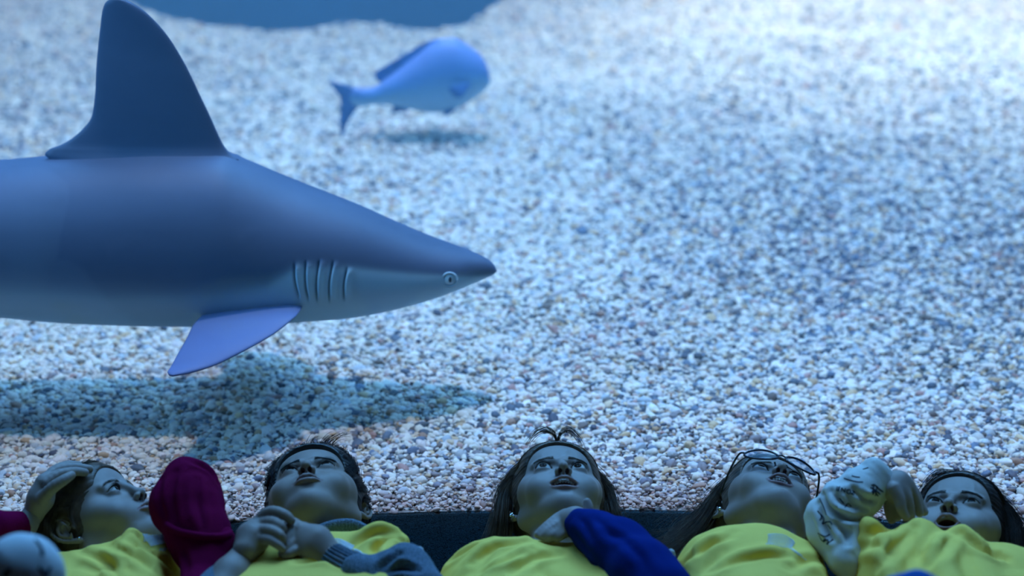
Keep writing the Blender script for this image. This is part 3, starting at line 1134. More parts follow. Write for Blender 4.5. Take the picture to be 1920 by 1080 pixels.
M_skin = skin_mat('skin_fair', (0.34, 0.275, 0.255), (0.34, 0.20, 0.20))
M_skin_tan = skin_mat('skin_tan', (0.30, 0.225, 0.195), (0.28, 0.18, 0.17))
M_skin_warm = skin_mat('skin_warm', (0.32, 0.255, 0.23), (0.28, 0.16, 0.16))
M_eye = eye_mat()
M_tooth = plain('tooth', (0.80, 0.80, 0.76), 0.3, 0.5, 0.04)
M_gum = plain('mouth_inside', (0.22, 0.06, 0.06), 0.5, 0.4, 0.1)
M_lash = plain('eyelash', (0.012, 0.010, 0.010), 0.5, 0.3)
M_yellow = cloth_mat('yellow_jersey', (0.97, 0.68, 0.15))
M_magenta = cloth_mat('magenta_fleece', (0.16, 0.003, 0.045), weave=600, bd=0.0012)
M_royal = cloth_mat('royal_blue_fleece', (0.004, 0.02, 0.16), weave=600, bd=0.0012)
M_print = cloth_mat('pale_printed_cotton', (0.62, 0.62, 0.60))
M_print_tr = cloth_mat('pale_printed_trousers', (0.80, 0.82, 0.84))
M_knit = knit_mat('grey_knit', (0.14, 0.19, 0.25))
M_white = plain('white_print', (0.80, 0.82, 0.86), 0.7, 0.2, 0.1, 300)
M_ink = plain('dark_print', (0.02, 0.03, 0.05), 0.7, 0.2, 0.1)
M_hem = knit_mat('grey_hem', (0.45, 0.50, 0.55), 400)
M_metal = plain('silver', (0.75, 0.76, 0.78), 0.15, 0.8, 0.05)
M_metal.node_tree.nodes['Principled BSDF'].inputs['Metallic'].default_value = 1
M_denim = cloth_mat('blue_trousers', (0.03, 0.12, 0.42))
M_dark_tr = cloth_mat('dark_trousers', (0.04, 0.05, 0.08))
M_sole = plain('shoe_rubber', (0.5, 0.5, 0.5), 0.7)
M_frame = plain('spectacle_frame', (0.010, 0.014, 0.03), 0.25, 0.5)


# ------------------------------------------------------------------ heads
HAIR_C, HAIR_R = np.array([0, 14, 20.0]), np.array([77, 86, 84.0])
ADD_C, ADD_R = np.array([0, -26, 40.0]), np.array([65, 57, 51.0])


def on_cap(P, off):
    """push points that lie inside the hair shell out to it (local mm)"""
    q = (P - HAIR_C) / (HAIR_R + off[..., None])
    r = np.linalg.norm(q, axis=-1, keepdims=True)
    P = np.where(r < 1, HAIR_C + q / np.maximum(r, 1e-6) * (HAIR_R + off[..., None]), P)
    q = (P - ADD_C) / (ADD_R + off[..., None])
    r = np.linalg.norm(q, axis=-1, keepdims=True)
    return np.where(r < 1, ADD_C + q / np.maximum(r, 1e-6) * (ADD_R + off[..., None]), P)


class Head:
    def __init__(self, pos, pitch, roll, yaw, s, neck_w, face_w=1.0, mouth='closed', smile=0.0, open_=0.0, lid=(5.0, 3.5), cheeks=1.0, gaze=(0, 0), nose=1.0, jaw=1.0, neck_r=(38, 42)):
        R = (Matrix.Rotation(math.radians(pitch), 3, 'X') @ Matrix.Rotation(math.radians(roll), 3, 'Y') @ Matrix.Rotation(math.radians(yaw), 3, 'Z'))
        self.R, self.pos, self.s = np.array(R), np.array(pos, float), s * 0.001
        self.mw = Matrix.Translation(Vector(pos)) @ R.to_4x4() @ Matrix.Scale(self.s, 4)
        v = Vol((-98, -118, -150), (98, 112, 112), 1.25)
        v.ell((0, 12, 22), (71, 84, 76))
        v.ell((0, -18, -12), (63 * face_w, 62, 66), 14)
        v.ell((0, -36, 36), (57, 44, 44), 16)                       # forehead
        v.ell((0, -46, -54), (38 * face_w, 34, 32), 18)             # lower face
        for s_ in (1, -1):
            v.cap((s_ * 52 * face_w * jaw, 2, -40), (s_ * 20, -52, -74), 15, 14, 16)   # jaw line
            v.ell((s_ * 34 * face_w, -56, -34), (23 * cheeks, 23, 23), 16)             # cheek
            v.ell((s_ * 50, -36, -12), (16, 22, 18), 14)                                # cheekbone
        v.ell((0, -64, -76), (17, 17, 14), 12)                      # chin
        v.cap((0, -48, -74), (0, -5, -72), 24, 34, 18)              # under the chin
        v.ell((0, -66, -46), (27, 20, 20), 12)                      # muzzle
        for s_ in (1, -1):
            v.ell((s_ * 26, -84, 1), (17, 13, 10), 9, 's')          # sockets
            v.cap((s_ * 12, -77, 15), (s_ * 40, -67, 14), 6, 5, 9)  # brow ridge
        # neck
        Ri = self.R.T
        nb = Ri @ (np.array(tuple(neck_w)) - self.pos) / self.s
        self.neck_local = nb
        v.cap((0, 14, -42), nb, neck_r[0], neck_r[1], 16)
        # nose
        n_ = nose
        v.cap((0, -80, 8), (0, -93 * n_, -20), 5.5, 6.5, 8)
        v.ell((0, -97 * n_, -25), (7.4, 7.5, 6.8), 5)
        for s_ in (1, -1):
            v.ell((s_ * 8.6, -88.5, -28), (5.4, 7.5, 5.6), 3)
        for s_ in (1, -1):
            v.ell((s_ * 5.0, -92.5, -33.0), (3.3, 5.2, 6.6), 0.6, 's', np.array(Euler((math.radians(-18), 0, math.radians(s_ * 18))).to_matrix()))
        v.cap((0, -96, -30), (0, -88, -36.5), 2.0, 2.2, 2)
        v.cap((0, -90, -37), (0, -87, -43), 1.6, 1.8, 2, 's')       # philtrum
        # eyes: lids over the ball, then the opening
        self.eyes = []
        hu, hl = lid
        for s_ in (1, -1):
            ec = np.array([s_ * 27.5, -67.5, 0])
            v.ell(ec, (14.2, 13.6, 13.2), 4)
            v.chain([(s_ * 27.5 + 14 * math.sin(a), -67.5 - 13.2 * math.cos(a) * 0.96, 8.2 - 2.2 * abs(math.sin(a))) for a in np.linspace(-0.9, 0.9, 7)], 0.9, 1.8, 's')
            # almond
            b = v.box(ec + (-16, -22, -9), ec + (16, 1, 9))
            sl, X, Y, Z = b
            tilt = (X - ec[0]) * s_ * 0.10
            zz = Z - ec[2] - tilt + 0.5
            ru, rl = (196 + hu * hu) / (2 * hu), (196 + hl * hl) / (2 * hl)
            d1 = np.sqrt((X - ec[0]) ** 2 + (zz - (hu - ru)) ** 2) - ru
            d2 = np.sqrt((X - ec[0]) ** 2 + (zz + (hl - rl)) ** 2) - rl
            d = np.maximum(np.maximum(d1, d2), Y - (ec[1] - 1)) + 0 * Y
            v.put(sl, d.astype(np.float32), 0.8, 's')
            self.eyes.append((ec, ru, hu, rl, hl, s_))
        # mouth
        sm = smile
        w = 21 + 5 * sm
        zc = -50 + 4.5 * sm
        yc_ = -80 + 5 * sm
        mo = open_
        dz = -mo
        up = [(-w, yc_, zc), (-w * 0.62, -87.5 + 2 * sm, -47.6 + sm), (-4.5, -91.5, -45.0), (0, -91.2, -46.2), (4.5, -91.5, -45.0), (w * 0.62, -87.5 + 2 * sm, -47.6 + sm), (w, yc_, zc)]
        lb = 0.0 if mouth == 'closed' else 2.5
        lo = [(-w, yc_, zc), (-w * 0.6, -86.0 + 2 * sm + lb + mo * 0.25, -52.6 + dz * 0.8 + sm), (0, -89.0 + lb + mo * 0.4, -54.2 + dz), (w * 0.6, -86.0 + 2 * sm + lb + mo * 0.25, -52.6 + dz * 0.8 + sm), (w, yc_, zc)]
        if mouth == 'closed':
            v.chain(catmull(up, 13), np.interp(np.linspace(-1, 1, 13), [-1, -0.3, 0.3, 1], [1.0, 2.7, 2.7, 1.0]), 2.2)
            v.chain(catmull(lo, 13), np.interp(np.linspace(-1, 1, 13), [-1, -0.3, 0.3, 1], [1.0, 3.3, 3.3, 1.0]), 2.2)
            ml = [(-w - 1, yc_ - 1, zc), (-w * 0.5, -90.5 + 2 * sm, -49.6 + sm * 0.6), (0, -95.0, -49.8), (w * 0.5, -90.5 + 2 * sm, -49.6 + sm * 0.6), (w + 1, yc_ - 1, zc)]
            v.chain(catmull(ml, 15), 1.0, 1.4, 's')
        else:
            hh = (5.5 + mo) / 2
            v.ell((0, -84, -49.8 + dz / 2 + sm), (w * 0.84, 26, hh), 2.5, 's')
            v.chain(catmull(up, 15), np.interp(np.linspace(-1, 1, 15), [-1, -0.3, 0.3, 1], [1.2, 2.6, 2.6, 1.2]), 1.8)
            v.chain(catmull(lo, 15), np.interp(np.linspace(-1, 1, 15), [-1, -0.3, 0.3, 1], [1.2, 3.1, 3.1, 1.2]), 1.8)
            v.ell((0, -84, -50 + dz / 2 + sm), (w * 0.74, 26, max(hh - 1.5, 1.5)), 1.0, 's')
        v.ell((0, -86, -64 + dz * 0.6), (11, 5, 3.5), 6, 's')       # crease above the chin
        # ears
        for s_ in (1, -1):
            rim = [(68, -1, 4), (72, 3, 17), (76, 13, 24), (80, 23, 21), (82, 28, 9), (80, 26, -6), (76, 18, -18), (72, 9, -26), (69.5, 4, -29)]
            v.ell((s_ * 73, 13, -1), (4.5, 14, 21), 3, 'u', np.array(Euler((0, 0, math.radians(s_ * 24))).to_matrix()))
            v.chain([(s_ * x, y, z) for x, y, z in catmull(rim, 17)], np.interp(np.linspace(0, 1, 17), [0, 0.3, 0.8, 1], [2.4, 2.8, 3.2, 5.0]), 2)
            v.chain([(s_ * x, y, z) for x, y, z in catmull([(73, 8, 12), (78, 17, 9), (79, 20, -2), (76, 14, -12)], 9)], 2.2, 2)
            v.ell((s_ * 76, 7, -4), (6, 6.5, 10), 2, 's')
            v.ell((s_ * 69.5, -3, -6), (3.5, 3, 5), 3)
        V, F = v.mesh()
        V = relax(V, F, 2, 0.4)
        self.up, self.lo_ = up, lo
        lip = np.zeros(len(V))
        for ch, rr in ((catmull(up, 13), 3.2), (catmull(lo, 13), 3.9)):
            for i in range(12):
                tt = abs((i + 0.5) / 6 - 1)
                rloc = rr * (1 - 0.55 * tt ** 2)
                d = cap_dist(V, ch[i], ch[i + 1])
                lip = np.maximum(lip, np.clip((rloc + 0.9 - d) / 1.4, 0, 1))
        inner = np.zeros(len(V))
        if mouth != 'closed':
            q = (V - np.array([0, -80, -50 + dz / 2 + sm])) / np.array([w * 0.95, 30, (5.5 + mo) / 2 + 3.5])
            inner = np.clip((1.1 - np.linalg.norm(q, axis=1)) * 12, 0, 1) * np.clip((V[:, 1] + 84.5 - 0.02 * V[:, 0] ** 2) / 2.0, 0, 1)
        nos = np.minimum(*[np.linalg.norm((V - np.array([s_ * 5.2, -91, -30])) / np.array([4.0, 5.5, 5.5]), axis=1) for s_ in (1, -1)])
        inner = np.maximum(inner, np.clip((1.0 - nos) * 8, 0, 1) * 0.8)
        self.inner = inner
        self.V, self.F, self.lip = V, F, lip
        self.mouth, self.mo, self.w, self.sm = mouth, mo, w, sm
        self.gaze = gaze

    def tow(self, P):
        return self.pos + (np.asarray(P, float) * self.s) @ self.R.T

    def eyeparts(self, person, lash_len=6.5, brow=1.0, m_brow=None, lashes=True, down=False, skip=False):
        for ec, ru, hu, rl, hl, s_ in self.eyes:
            v, f = [], []
            r = 11.6 * self.s
            me_o = ball('eye', (0, 0, 0), r * 1.03, M_eye, None, nu=32, nv_=24)
            me_o.parent = person
            g = Matrix.Rotation(math.radians(self.gaze[0]), 4, 'Z') @ Matrix.Rotation(math.radians(self.gaze[1]), 4, 'X')
            R4 = Matrix([list(r_) for r_ in self.R]).to_4x4()
            me_o.matrix_world = Matrix.Translation(Vector(self.tow(ec + (0, -1.2, 0)))) @ R4 @ g
            me_o.matrix_parent_inverse = Matrix.Identity(4)
            me_o.matrix_local = Matrix.Translation(-person.location) @ me_o.matrix_world
            if lashes and not (skip and s_ > 0):
                P = []
                rim_pts = []
                for x in np.linspace(-13, 13.3, 30):
                    z = hu - ru + math.sqrt(max(ru * ru - x * x, 0)) + x * s_ * 0.10 - 0.5
                    y = -math.sqrt(max(14.0 ** 2 - x * x - z * z, 1)) + 0.2
                    root = ec + (x, y, z)
                    rim_pts.append(root + (0, -0.3, 0.2))
                    L = lash_len * (0.75 + 0.25 * (x * s_ + 12) / 24)
                    out = np.array([0.30 * x / 12.0, -1.0, 0.25 if not down else -0.55])
                    out /= np.linalg.norm(out)
                    up = np.array([0.2 * x / 12, -0.1, 1.0 if not down else 0.25])
                    P.append(catmull([root, root + out * L * 0.5, root + out * L * 0.85 + up * L * 0.35], 6))
                P = np.array(P)
                V, F = strands_mesh(self.tow(P), np.array([0.42, 0.4, 0.36, 0.3, 0.2, 0.08]) * self.s * 1.4)
                V2, F2 = tube(self.tow(rim_pts), np.interp(np.linspace(0, 1, len(rim_pts)), [0, 0.3, 0.7, 1], [0.15, 0.6, 0.6, 0.15]) * self.s, 6)
                V, F = merge([(V, F), (V2, F2)])
                adopt(mesh_obj('eyelashes', V, F, M_lash), person)
            # brow: short hairs along an arch
            rg = np.random.default_rng(5)
            P = []
            for i in range(int(105 * brow)):
                t = rg.uniform(0, 1)
                x = 11 + 30 * t
                z = 13.5 + 6 * math.sin(min(t * 1.25, 1) * math.pi * 0.62) - 5.0 * t ** 2 + rg.normal(0, 1.9 * (1 - 0.5 * t))
                root = np.array([s_ * x, 0, z])
                y = self.surf_y(root[0], root[2])
                root[1] = y - 0.3
                tip = root + np.array([s_ * 6.0, 1.2, 1.0 - 2.6 * t])
                tip[1] = self.surf_y(tip[0], tip[2]) - 0.8
                P.append(catmull([root, (root + tip) / 2 + (0, -0.6, 0.3), tip], 5))
            V, F = strands_mesh(self.tow(np.array(P)), np.array([0.26, 0.26, 0.24, 0.18, 0.06]) * self.s)
            adopt(mesh_obj('eyebrow', V, F, m_brow), person)

    def surf_y(self, x, z):
        if not hasattr(self, '_b'):
            sel = self.V[:, 1] < -20
            self._b = BVHTree.FromPolygons([tuple(v) for v in self.V], [tuple(int(i) for i in f) for f in self.F[sel[self.F[:, 0]]]])
        h = self._b.ray_cast(Vector((x, -130, z)), Vector((0, 1, 0)))
        return h[0].y if h[0] else -70.0

    def teeth(self, person, upper=8, lower=0):
        for row, n in ((1, upper), (-1, lower)):
            for i in range(n):
                a = (i - (n - 1) / 2) * 0.232
                wdt = 4.3 if abs(i - (n - 1) / 2) < 1 else 3.9
                c = np.array([19 * math.sin(a), -85.0 + 16 * (1 - math.cos(a)), (-47.6 + self.sm) if row > 0 else (-52.5 - self.mo)])
                v = Vol(c - 6, c + 6, 0.5)
                v.ell(c, (wdt * 0.58, 1.8, 4.6), 0, 'u', np.array(Euler((0, 0, a)).to_matrix()))
                V, F = v.mesh()
                adopt(mesh_obj('tooth', self.tow(V), F, M_tooth), person)

    def hair_cap(self, person, m, face, seed=1, grow=0.0, add=()):
        """scalp hair as a solid shell; face = ellipsoids left bare"""
        v = Vol((-96, -100, -100), (96, 116, 118), 1.6)
        v.ell(HAIR_C, HAIR_R + grow)
        v.ell(ADD_C, ADD_R + min(grow, 2.0), 8)
        for c, r in add:
            v.ell(c, r, 10)
        for c, r in face:
            v.ell(c, r, 4, 's')
        V, F = v.mesh()
        q = (V - HAIR_C)
        u_ = np.arctan2(q[:, 0], q[:, 2] + 1e-6) * 40
        n_ = vnoise(np.stack([u_, q[:, 1] * 0.05, q[:, 2] * 0.02], 1), 0.6, seed) - 0.5
        V = V + q / np.linalg.norm(q, axis=1)[:, None] * (n_ * 1.8)[:, None]
        o = mesh_obj('hair', self.tow(V), F, m)
        adopt(o, person)
        return o

    def hair_strands(self, person, m, locks, seed=1, r=0.34, floor=True, npt=18, cling=True, snap=None, snap_off=7.5):
        rg = np.random.default_rng(seed)
        PP = []
        for ctrl, n, spr in locks:
            C = catmull(ctrl, npt)
            t = np.linspace(0, 1, npt)
            prof = np.interp(t, [0, 0.5, 1], spr)
            for _ in range(n):
                d = rg.normal(0, 1, 3)
                d2 = rg.normal(0, 0.35, 3)
                ph, am = rg.uniform(0, 6.28), rg.uniform(0, 0.22)
                wob = np.sin(t * rg.uniform(4, 9) + ph)[:, None] * d2[None] * am * 8 * t[:, None]
                L = rg.uniform(0.78, 1.0)
                P = C + d[None] * prof[:, None] + wob
                P = np.stack([np.interp(t * L, t, P[:, k]) for k in range(3)], 1)
                PP.append(P)
        P = np.array(PP)
        if cling:
            off = rg.uniform(0.3, 3.5, (len(P), 1)) * np.ones((1, npt))
            if snap is not None:
                k_ = min(snap, len(P))
                o3 = np.linspace(0, 1, npt)[None] * rg.uniform(0.0, 2.2, (len(P), 1)) + rg.uniform(1.0, snap_off, (len(P), 1))
                q = P - HAIR_C
                rr = np.linalg.norm(q / (HAIR_R + o3[..., None]), axis=-1, keepdims=True)
                Q = HAIR_C + q / np.maximum(rr, 1e-6)
                P[:k_] = Q[:k_]
            P = on_cap(P, off if snap is None else off * 0.6 + snap_off * 0.4)
        Wd = self.tow(P)
        if floor:
            Wd[..., 2] = np.maximum(Wd[..., 2], 0.004 + rg.uniform(0, 0.008, (len(P), 1)))
            Wd[..., 1] = np.minimum(Wd[..., 1], pane_y(Wd[..., 0]) - 0.004)
        rad = np.interp(np.linspace(0, 1, npt), [0, 0.6, 1], [1, 0.9, 0.25]) * r * self.s
        V, F = strands_mesh(Wd, rad)
        o = mesh_obj('hair_strands', V, F, m)
        return adopt(o, person)


# ------------------------------------------------------------------ clothes and limbs
def T(px, py, z):
    """the place a camera ray meets the level plane at height z"""
    a, b = (px - 960.0) / FPX, (540.0 - py) / FPX
    dy = math.cos(PITCH) + b * math.sin(PITCH)
    dz = -math.sin(PITCH) + b * math.cos(PITCH)
    t = (z - CAM_H) / dz
    return Vector((a * t, dy * t, z))


def shirt(person, outline, ys, x_lim, folds=(), neck=None, sleeves=(), m=None, y_end=1.95, name='shirt', seed=0, h=0.0032, drop=0.05, extra=(), slope=0.0, cuts=()):
    """T-shirt lying on a chest: the crest follows the outline, falling away past the shoulders"""
    m = m or M_yellow
    pts = [W(px, py, ys) for px, py in outline]
    ox, oz = [p.x for p in pts], [p.z for p in pts]
    lo = (min(ox) - 0.07, y_end - 0.02, -0.005)
    hi = (max(ox) + 0.07, ys + drop + 0.03, max(oz) + 0.06)
    v = Vol(lo, hi, h)
    X = lo[0] + h * np.arange(v.n[0])
    Y = lo[1] + h * np.arange(v.n[1])
    Z = (lo[2] + h * np.arange(v.n[2]))[None, None, :]
    H = smooth_interp(X, ox, oz)[:, None] * np.ones((1, len(Y)))
    wd_ = 0.045 + 0.06 * np.clip((ys - 0.16 - Y) / 0.2, 0, 1)[None, :]
    side = np.clip((X[:, None] - x_lim[0]) / wd_, 0, 1) * np.clip((x_lim[1] - X[:, None]) / wd_, 0, 1)
    side = np.sqrt(1 - (1 - side) ** 2)
    H = H * side
    over = np.clip((Y - ys + 0.012) / drop, 0, 1)
    H = H * np.sqrt(np.clip(1 - over ** 2, 0, 1))[None, :]
    H = H - np.clip((ys - Y) * slope, -1, 1)[None, :]
    taper = np.clip((Y - y_end) / 0.04, 0, 1)
    H = H * np.sqrt(1 - (1 - taper) ** 2)[None, :]
    XX, YY = X[:, None], Y[None, :]
    for (p, q, amp, wd) in folds:
        z0 = 0.14
        a, b_ = T(*p, z0), T(*q, z0)
        ax_, ay_ = b_.x - a.x, b_.y - a.y
        L2 = ax_ * ax_ + ay_ * ay_
        t = np.clip(((XX - a.x) * ax_ + (YY - a.y) * ay_) / L2, 0, 1)
        d = np.hypot(XX - a.x - t * ax_, YY - a.y - t * ay_)
        H = H + amp * np.exp(-(d / wd) ** 2) * (0.35 + 0.65 * np.sin(math.pi * np.clip(t, 0.08, 0.92)))
    P = np.stack([np.broadcast_to(XX, H.shape).ravel(), np.broadcast_to(YY, H.shape).ravel() * 0.6, np.zeros(H.size)], 1)
    H = H + 0.006 * (vnoise(P, 22, seed + 1).reshape(H.shape) - 0.5) + 0.010 * (vnoise(P, 9, seed + 2).reshape(H.shape) - 0.5)
    H = np.where(side > 0.01, H, -0.03)
    gx_, gy_ = np.gradient(H, h)
    sc = 1 / np.sqrt(1 + gx_ ** 2 + gy_ ** 2)
    v.D = ((Z - H[:, :, None]) * sc[:, :, None]).astype(np.float32)
    for a, b_, ra, rb in sleeves:
        v.cap(a, b_, ra, rb, 0.02)
    for c, r, k in extra:
        v.ell(c, r, k)
    if neck is not None:
        v.cap(neck[0], neck[1], neck[2], neck[2], 0.004, 's')
    for a, b_, ra in cuts:
        v.cap(a, b_, ra, ra, 0.004, 's')
    V, F = v.mesh()
    V = relax(V, F, 2, 0.4)
    o = mesh_obj(name, V, F, m)
    adopt(o, person)
    return o


def solid(name, person, chains, m, h=0.002, k=0.008, wr=0.0, wscale=60, seed=0, subs=(), smooth=2, sub='s', ells=(), ribs=None):
    """a tube-like garment or limb from chains of (points, radii)"""
    allp = np.array([tuple(p) for pts, rad in chains for p in pts])
    rm = max(max(r) if not np.isscalar(r) else r for _, r in chains) + 0.02
    v = Vol(allp.min(0) - rm, allp.max(0) + rm, h)
    for pts, rad in chains:
        v.chain(pts, rad, k)
    for c, r in ells:
        v.ell(c, r, k)
    for a, b_, ra in subs:
        v.cap(a, b_, ra, ra, 0.003, 's')
    V, F = v.mesh()
    V = relax(V, F, smooth, 0.4)
    if wr:
        c = V.mean(0)
        Vr = V @ np.array(Euler((0.7, 0.5, 1.1)).to_matrix()) * np.array([1.0, 0.55, 1.35])
        n_ = vnoise(Vr, wscale * 0.7, seed) - 0.5 + 0.45 * (vnoise(Vr + 3.3, wscale * 1.5, seed + 3) - 0.5)
        # along approximate normals
        axp = np.array([tuple(p) for p in chains[0][0]])
        best = np.full(len(V), 1e9)
        near_ = np.zeros_like(V)
        for pts, rad in chains:
            for i in range(len(pts) - 1):
                a, b_ = np.array(tuple(pts[i])), np.array(tuple(pts[i + 1]))
                ba = b_ - a
                t = np.clip(((V - a) @ ba) / (ba @ ba), 0, 1)
                q = a + t[:, None] * ba
                d = np.linalg.norm(V - q, axis=1)
                mk = d < best
                best[mk] = d[mk]
                near_[mk] = q[mk]
        nr_ = (V - near_) / np.maximum(best, 1e-6)[:, None]
        V = V + nr_ * (n_ * wr)[:, None]
    if name is None:
        return V, F
    o = mesh_obj(name, V, F, m)
    adopt(o, person)
    return o


def hand(chains, h=0.0011, k=0.0035, palm=(), kp=0.008):
    allp = np.array([tuple(p) for pts, rad in chains for p in pts] + [tuple(p) for pts, _ in palm for p in pts])
    v = Vol(allp.min(0) - 0.035, allp.max(0) + 0.035, h)
    for pts, rad in palm:
        v.chain(pts, rad, kp)
    for pts, rad in chains:
        w = Vol(v.lo, v.lo, h)
        w.n, w.D = v.n, np.full(v.n, 1e3, np.float32)
        pp_ = catmull([tuple(p) for p in pts], 3 * len(pts) - 2)
        rr_ = np.interp(np.linspace(0, 1, len(pp_)), np.linspace(0, 1, len(pts)), rad)
        w.chain(pp_, rr_, 0.001)
        v.D = np.minimum(v.D, w.D) if k == 0 else smin_arr(v.D, w.D, k)
    V, F = v.mesh()
    return relax(V, F, 1, 0.4), F


def smin_arr(a, b, k):
    hh = np.clip(0.5 + 0.5 * (a - b) / k, 0, 1)
    return a * (1 - hh) + b * hh - k * hh * (1 - hh)


def body_mesh(person, head, parts, m, core):
    """head, neck, trunk, arms and hands in one mesh"""
    vs, fs, lip, inn, o = [head.tow(head.V)], [head.F], [head.lip], [head.inner], len(head.V)
    allp = np.array([tuple(p) for pts, rad in core for p in pts])
    v = Vol(allp.min(0) - 0.09, allp.max(0) + 0.09, 0.006)
    for pts, rad in core:
        v.chain(pts, rad, 0.02)
    V, F = v.mesh()
    V = relax(V, F, 2)
    V[:, 2] = np.maximum(V[:, 2], 0.006)
    for V_, F_ in [(V, F)] + list(parts):
        vs.append(V_)
        fs.append(F_ + o)
        o += len(V_)
        lip.append(np.zeros(len(V_)))
        inn.append(np.zeros(len(V_)))
    ob = mesh_obj('body', np.vstack(vs), np.vstack(fs), m)
    vattr(ob, 'lip', np.concatenate(lip))
    vattr(ob, 'inner', np.concatenate(inn))
    adopt(ob, person)
    return ob


def print_on(target, name, strokes, rad, m, parent, lift=0.0006, flat=0.35):
    """ink strokes laid on a garment: frame polylines carried onto its surface"""
    bv = BVHTree.FromPolygons([v.co for v in target.data.vertices], [p.vertices for p in target.data.polygons])
    parts_ = []
    for st_ in strokes:
        st_ = catmull([(a, b_, 0) for a, b_ in st_], max(4, 4 * len(st_))) if len(st_) > 2 else np.array([(st_[0][0] + (st_[1][0] - st_[0][0]) * t, st_[0][1] + (st_[1][1] - st_[0][1]) * t, 0) for t in np.linspace(0, 1, 6)])
        pts = []
        for a, b_, _ in st_:
            d = (W(a, b_, 2.4) - cam_p).normalized()
            h_ = bv.ray_cast(cam_p, d)
            if h_[0] is not None:
                pts.append(h_[0] + h_[1] * (lift - rad * 0.6) * (1 if h_[1].dot(d) < 0 else -1))
        if len(pts) >= 3:
            parts_.append(tube(pts, rad, 6))
    if not parts_:
        return None
    V, F = merge(parts_)
    o = mesh_obj(name, V, F, m)
    o.parent = parent
    return o


def legs(person, hip, knees, feet, m, r=(0.062, 0.046, 0.036)):
    """trousers and shoes, towards the viewer and mostly below the frame"""
    ch = []
    for sgn, kn, ft_ in ((-1, knees[0], feet[0]), (1, knees[1], feet[1])):
        hp = Vector(hip) + Vector((sgn * 0.06, 0, 0))
        ch.append(([hp, Vector(kn)], [r[0], r[1]]))
        ch.append(([Vector(kn), Vector(ft_)], [r[1], r[2]]))
    ch.append(([Vector(hip) + Vector((-0.05, 0.03, 0)), Vector(hip) + Vector((0.05, 0.03, 0))], [0.075, 0.075]))
    V, F = solid(None, None, ch, m, 0.005, 0.02, 0.008, 30)
    V[:, 2] = np.maximum(V[:, 2], 0.004)
    o = mesh_obj('trousers', V, F, m)
    adopt(o, person)
    for ft_ in feet:
        a = Vector(ft_)
        v = Vol(np.array(a) - 0.13, np.array(a) + 0.13, 0.004)
        dirn = Vector((0, -0.13, 0)) if a.z < 0.06 else Vector((0, -0.03, 0.1))
        v.cap(a + Vector((0, 0.03, -0.005)), a + dirn * 0.8 + Vector((0, 0, -0.01)), 0.034, 0.030)
        V, F = v.mesh()
        V[:, 2] = np.maximum(V[:, 2], 0.003)
        adopt(mesh_obj('shoe', relax(V, F, 2), F, M_sole), person)
    return o


# ------------------------------------------------------------------ the five children
FACE = [((0, -92, -6), (66, 72, 70)), ((0, -30, -78), (96, 74, 58)), ((80, 8, -6), (13, 18, 26)), ((-80, 8, -6), (13, 18, 26))]


def px_chain(pts):
    return [W(*p) for p in pts]


def mirror_lock(lk):
    c, n, s = lk
    return ([(-x, y, z) for x, y, z in c], n, s)


# ---- first child, on the left: girl in profile, hand on her head
H_brown = hair_mat('brown_hair', (0.040, 0.025, 0.017), (0.135, 0.085, 0.058))
p1 = empty('person', (-0.61, 2.35, 0.0))
tag(p1, 'girl in yellow jersey over magenta sleeves, face turned aside, hand on her hair', 'person')
h1 = Head((-0.617, 2.55, 0.096), -50.6, -42.0, 57.1, 0.93, (-0.60, 2.40, 0.055), cheeks=1.08, lid=(3.8, 2.6), gaze=(14, 2), nose=0.97, jaw=0.95)
fore = solid(None, None, [(px_chain([(20, 1010, 2.46), (48, 985, 2.48), (66, 955, 2.50)]), [0.019, 0.016, 0.015])], None, 0.002)
hand1 = hand([
    (px_chain([(84, 900, 2.51), (106, 882, 2.53), (138, 876, 2.545), (168, 879, 2.555)]), [0.0078, 0.0074, 0.0068, 0.0055]),
    (px_chain([(86, 905, 2.50), (112, 889, 2.515), (142, 884, 2.53), (160, 886, 2.54)]), [0.0078, 0.0074, 0.0066, 0.0055]),
    (px_chain([(80, 908, 2.51), (98, 884, 2.54), (124, 872, 2.56), (148, 871, 2.57)]), [0.0075, 0.0070, 0.0062, 0.005]),
    (px_chain([(78, 912, 2.52), (90, 890, 2.55), (108, 876, 2.575), (128, 870, 2.585)]), [0.0070, 0.0062, 0.0056, 0.0045]),
    (px_chain([(80, 935, 2.485), (98, 915, 2.48), (118, 901, 2.485), (134, 891, 2.495)]), [0.0100, 0.0086, 0.0078, 0.0062])],
    palm=[(px_chain([(62, 965, 2.495), (76, 935, 2.50), (86, 908, 2.51)]), [0.0155, 0.0185, 0.0165]), (px_chain([(66, 955, 2.51), (82, 915, 2.53)]), [0.014, 0.014])])
body_mesh(p1, h1, [fore, hand1], M_skin, [([(-0.60, 2.46, 0.06), (-0.60, 2.36, 0.06)], [0.036, 0.042]), ([(-0.70, 2.36, 0.055), (-0.50, 2.36, 0.055)], [0.042, 0.042]), ([(-0.60, 2.36, 0.062), (-0.58, 2.00, 0.06)], [0.055, 0.055])])
h1.eyeparts(p1, 7.5, 0.8, H_brown, skip=True)
h1.hair_cap(p1, H_brown, [((0, -94, -14), (64, 72, 68)), ((0, -30, -78), (96, 74, 58)), ((80, 8, -6), (13, 18, 26)), ((-80, 8, -6), (13, 18, 26))])
lk = []
for s_ in (1, -1):
    for t in np.linspace(0, 1, 12):
        root = (s_ * (2 + 62 * t), -62 + 34 * t ** 1.5, 80 - 44 * t)
        lk.append(([root, (s_ * (14 + 66 * t), -10 + 10 * t, 98 - 66 * t), (s_ * (30 + 46 * t), 50, 70 - 60 * t), (s_ * (20 + 20 * t), 100, 10 - 26 * t), (s_ * 8, 112, -30)], 75, (3.5, 4, 6)))
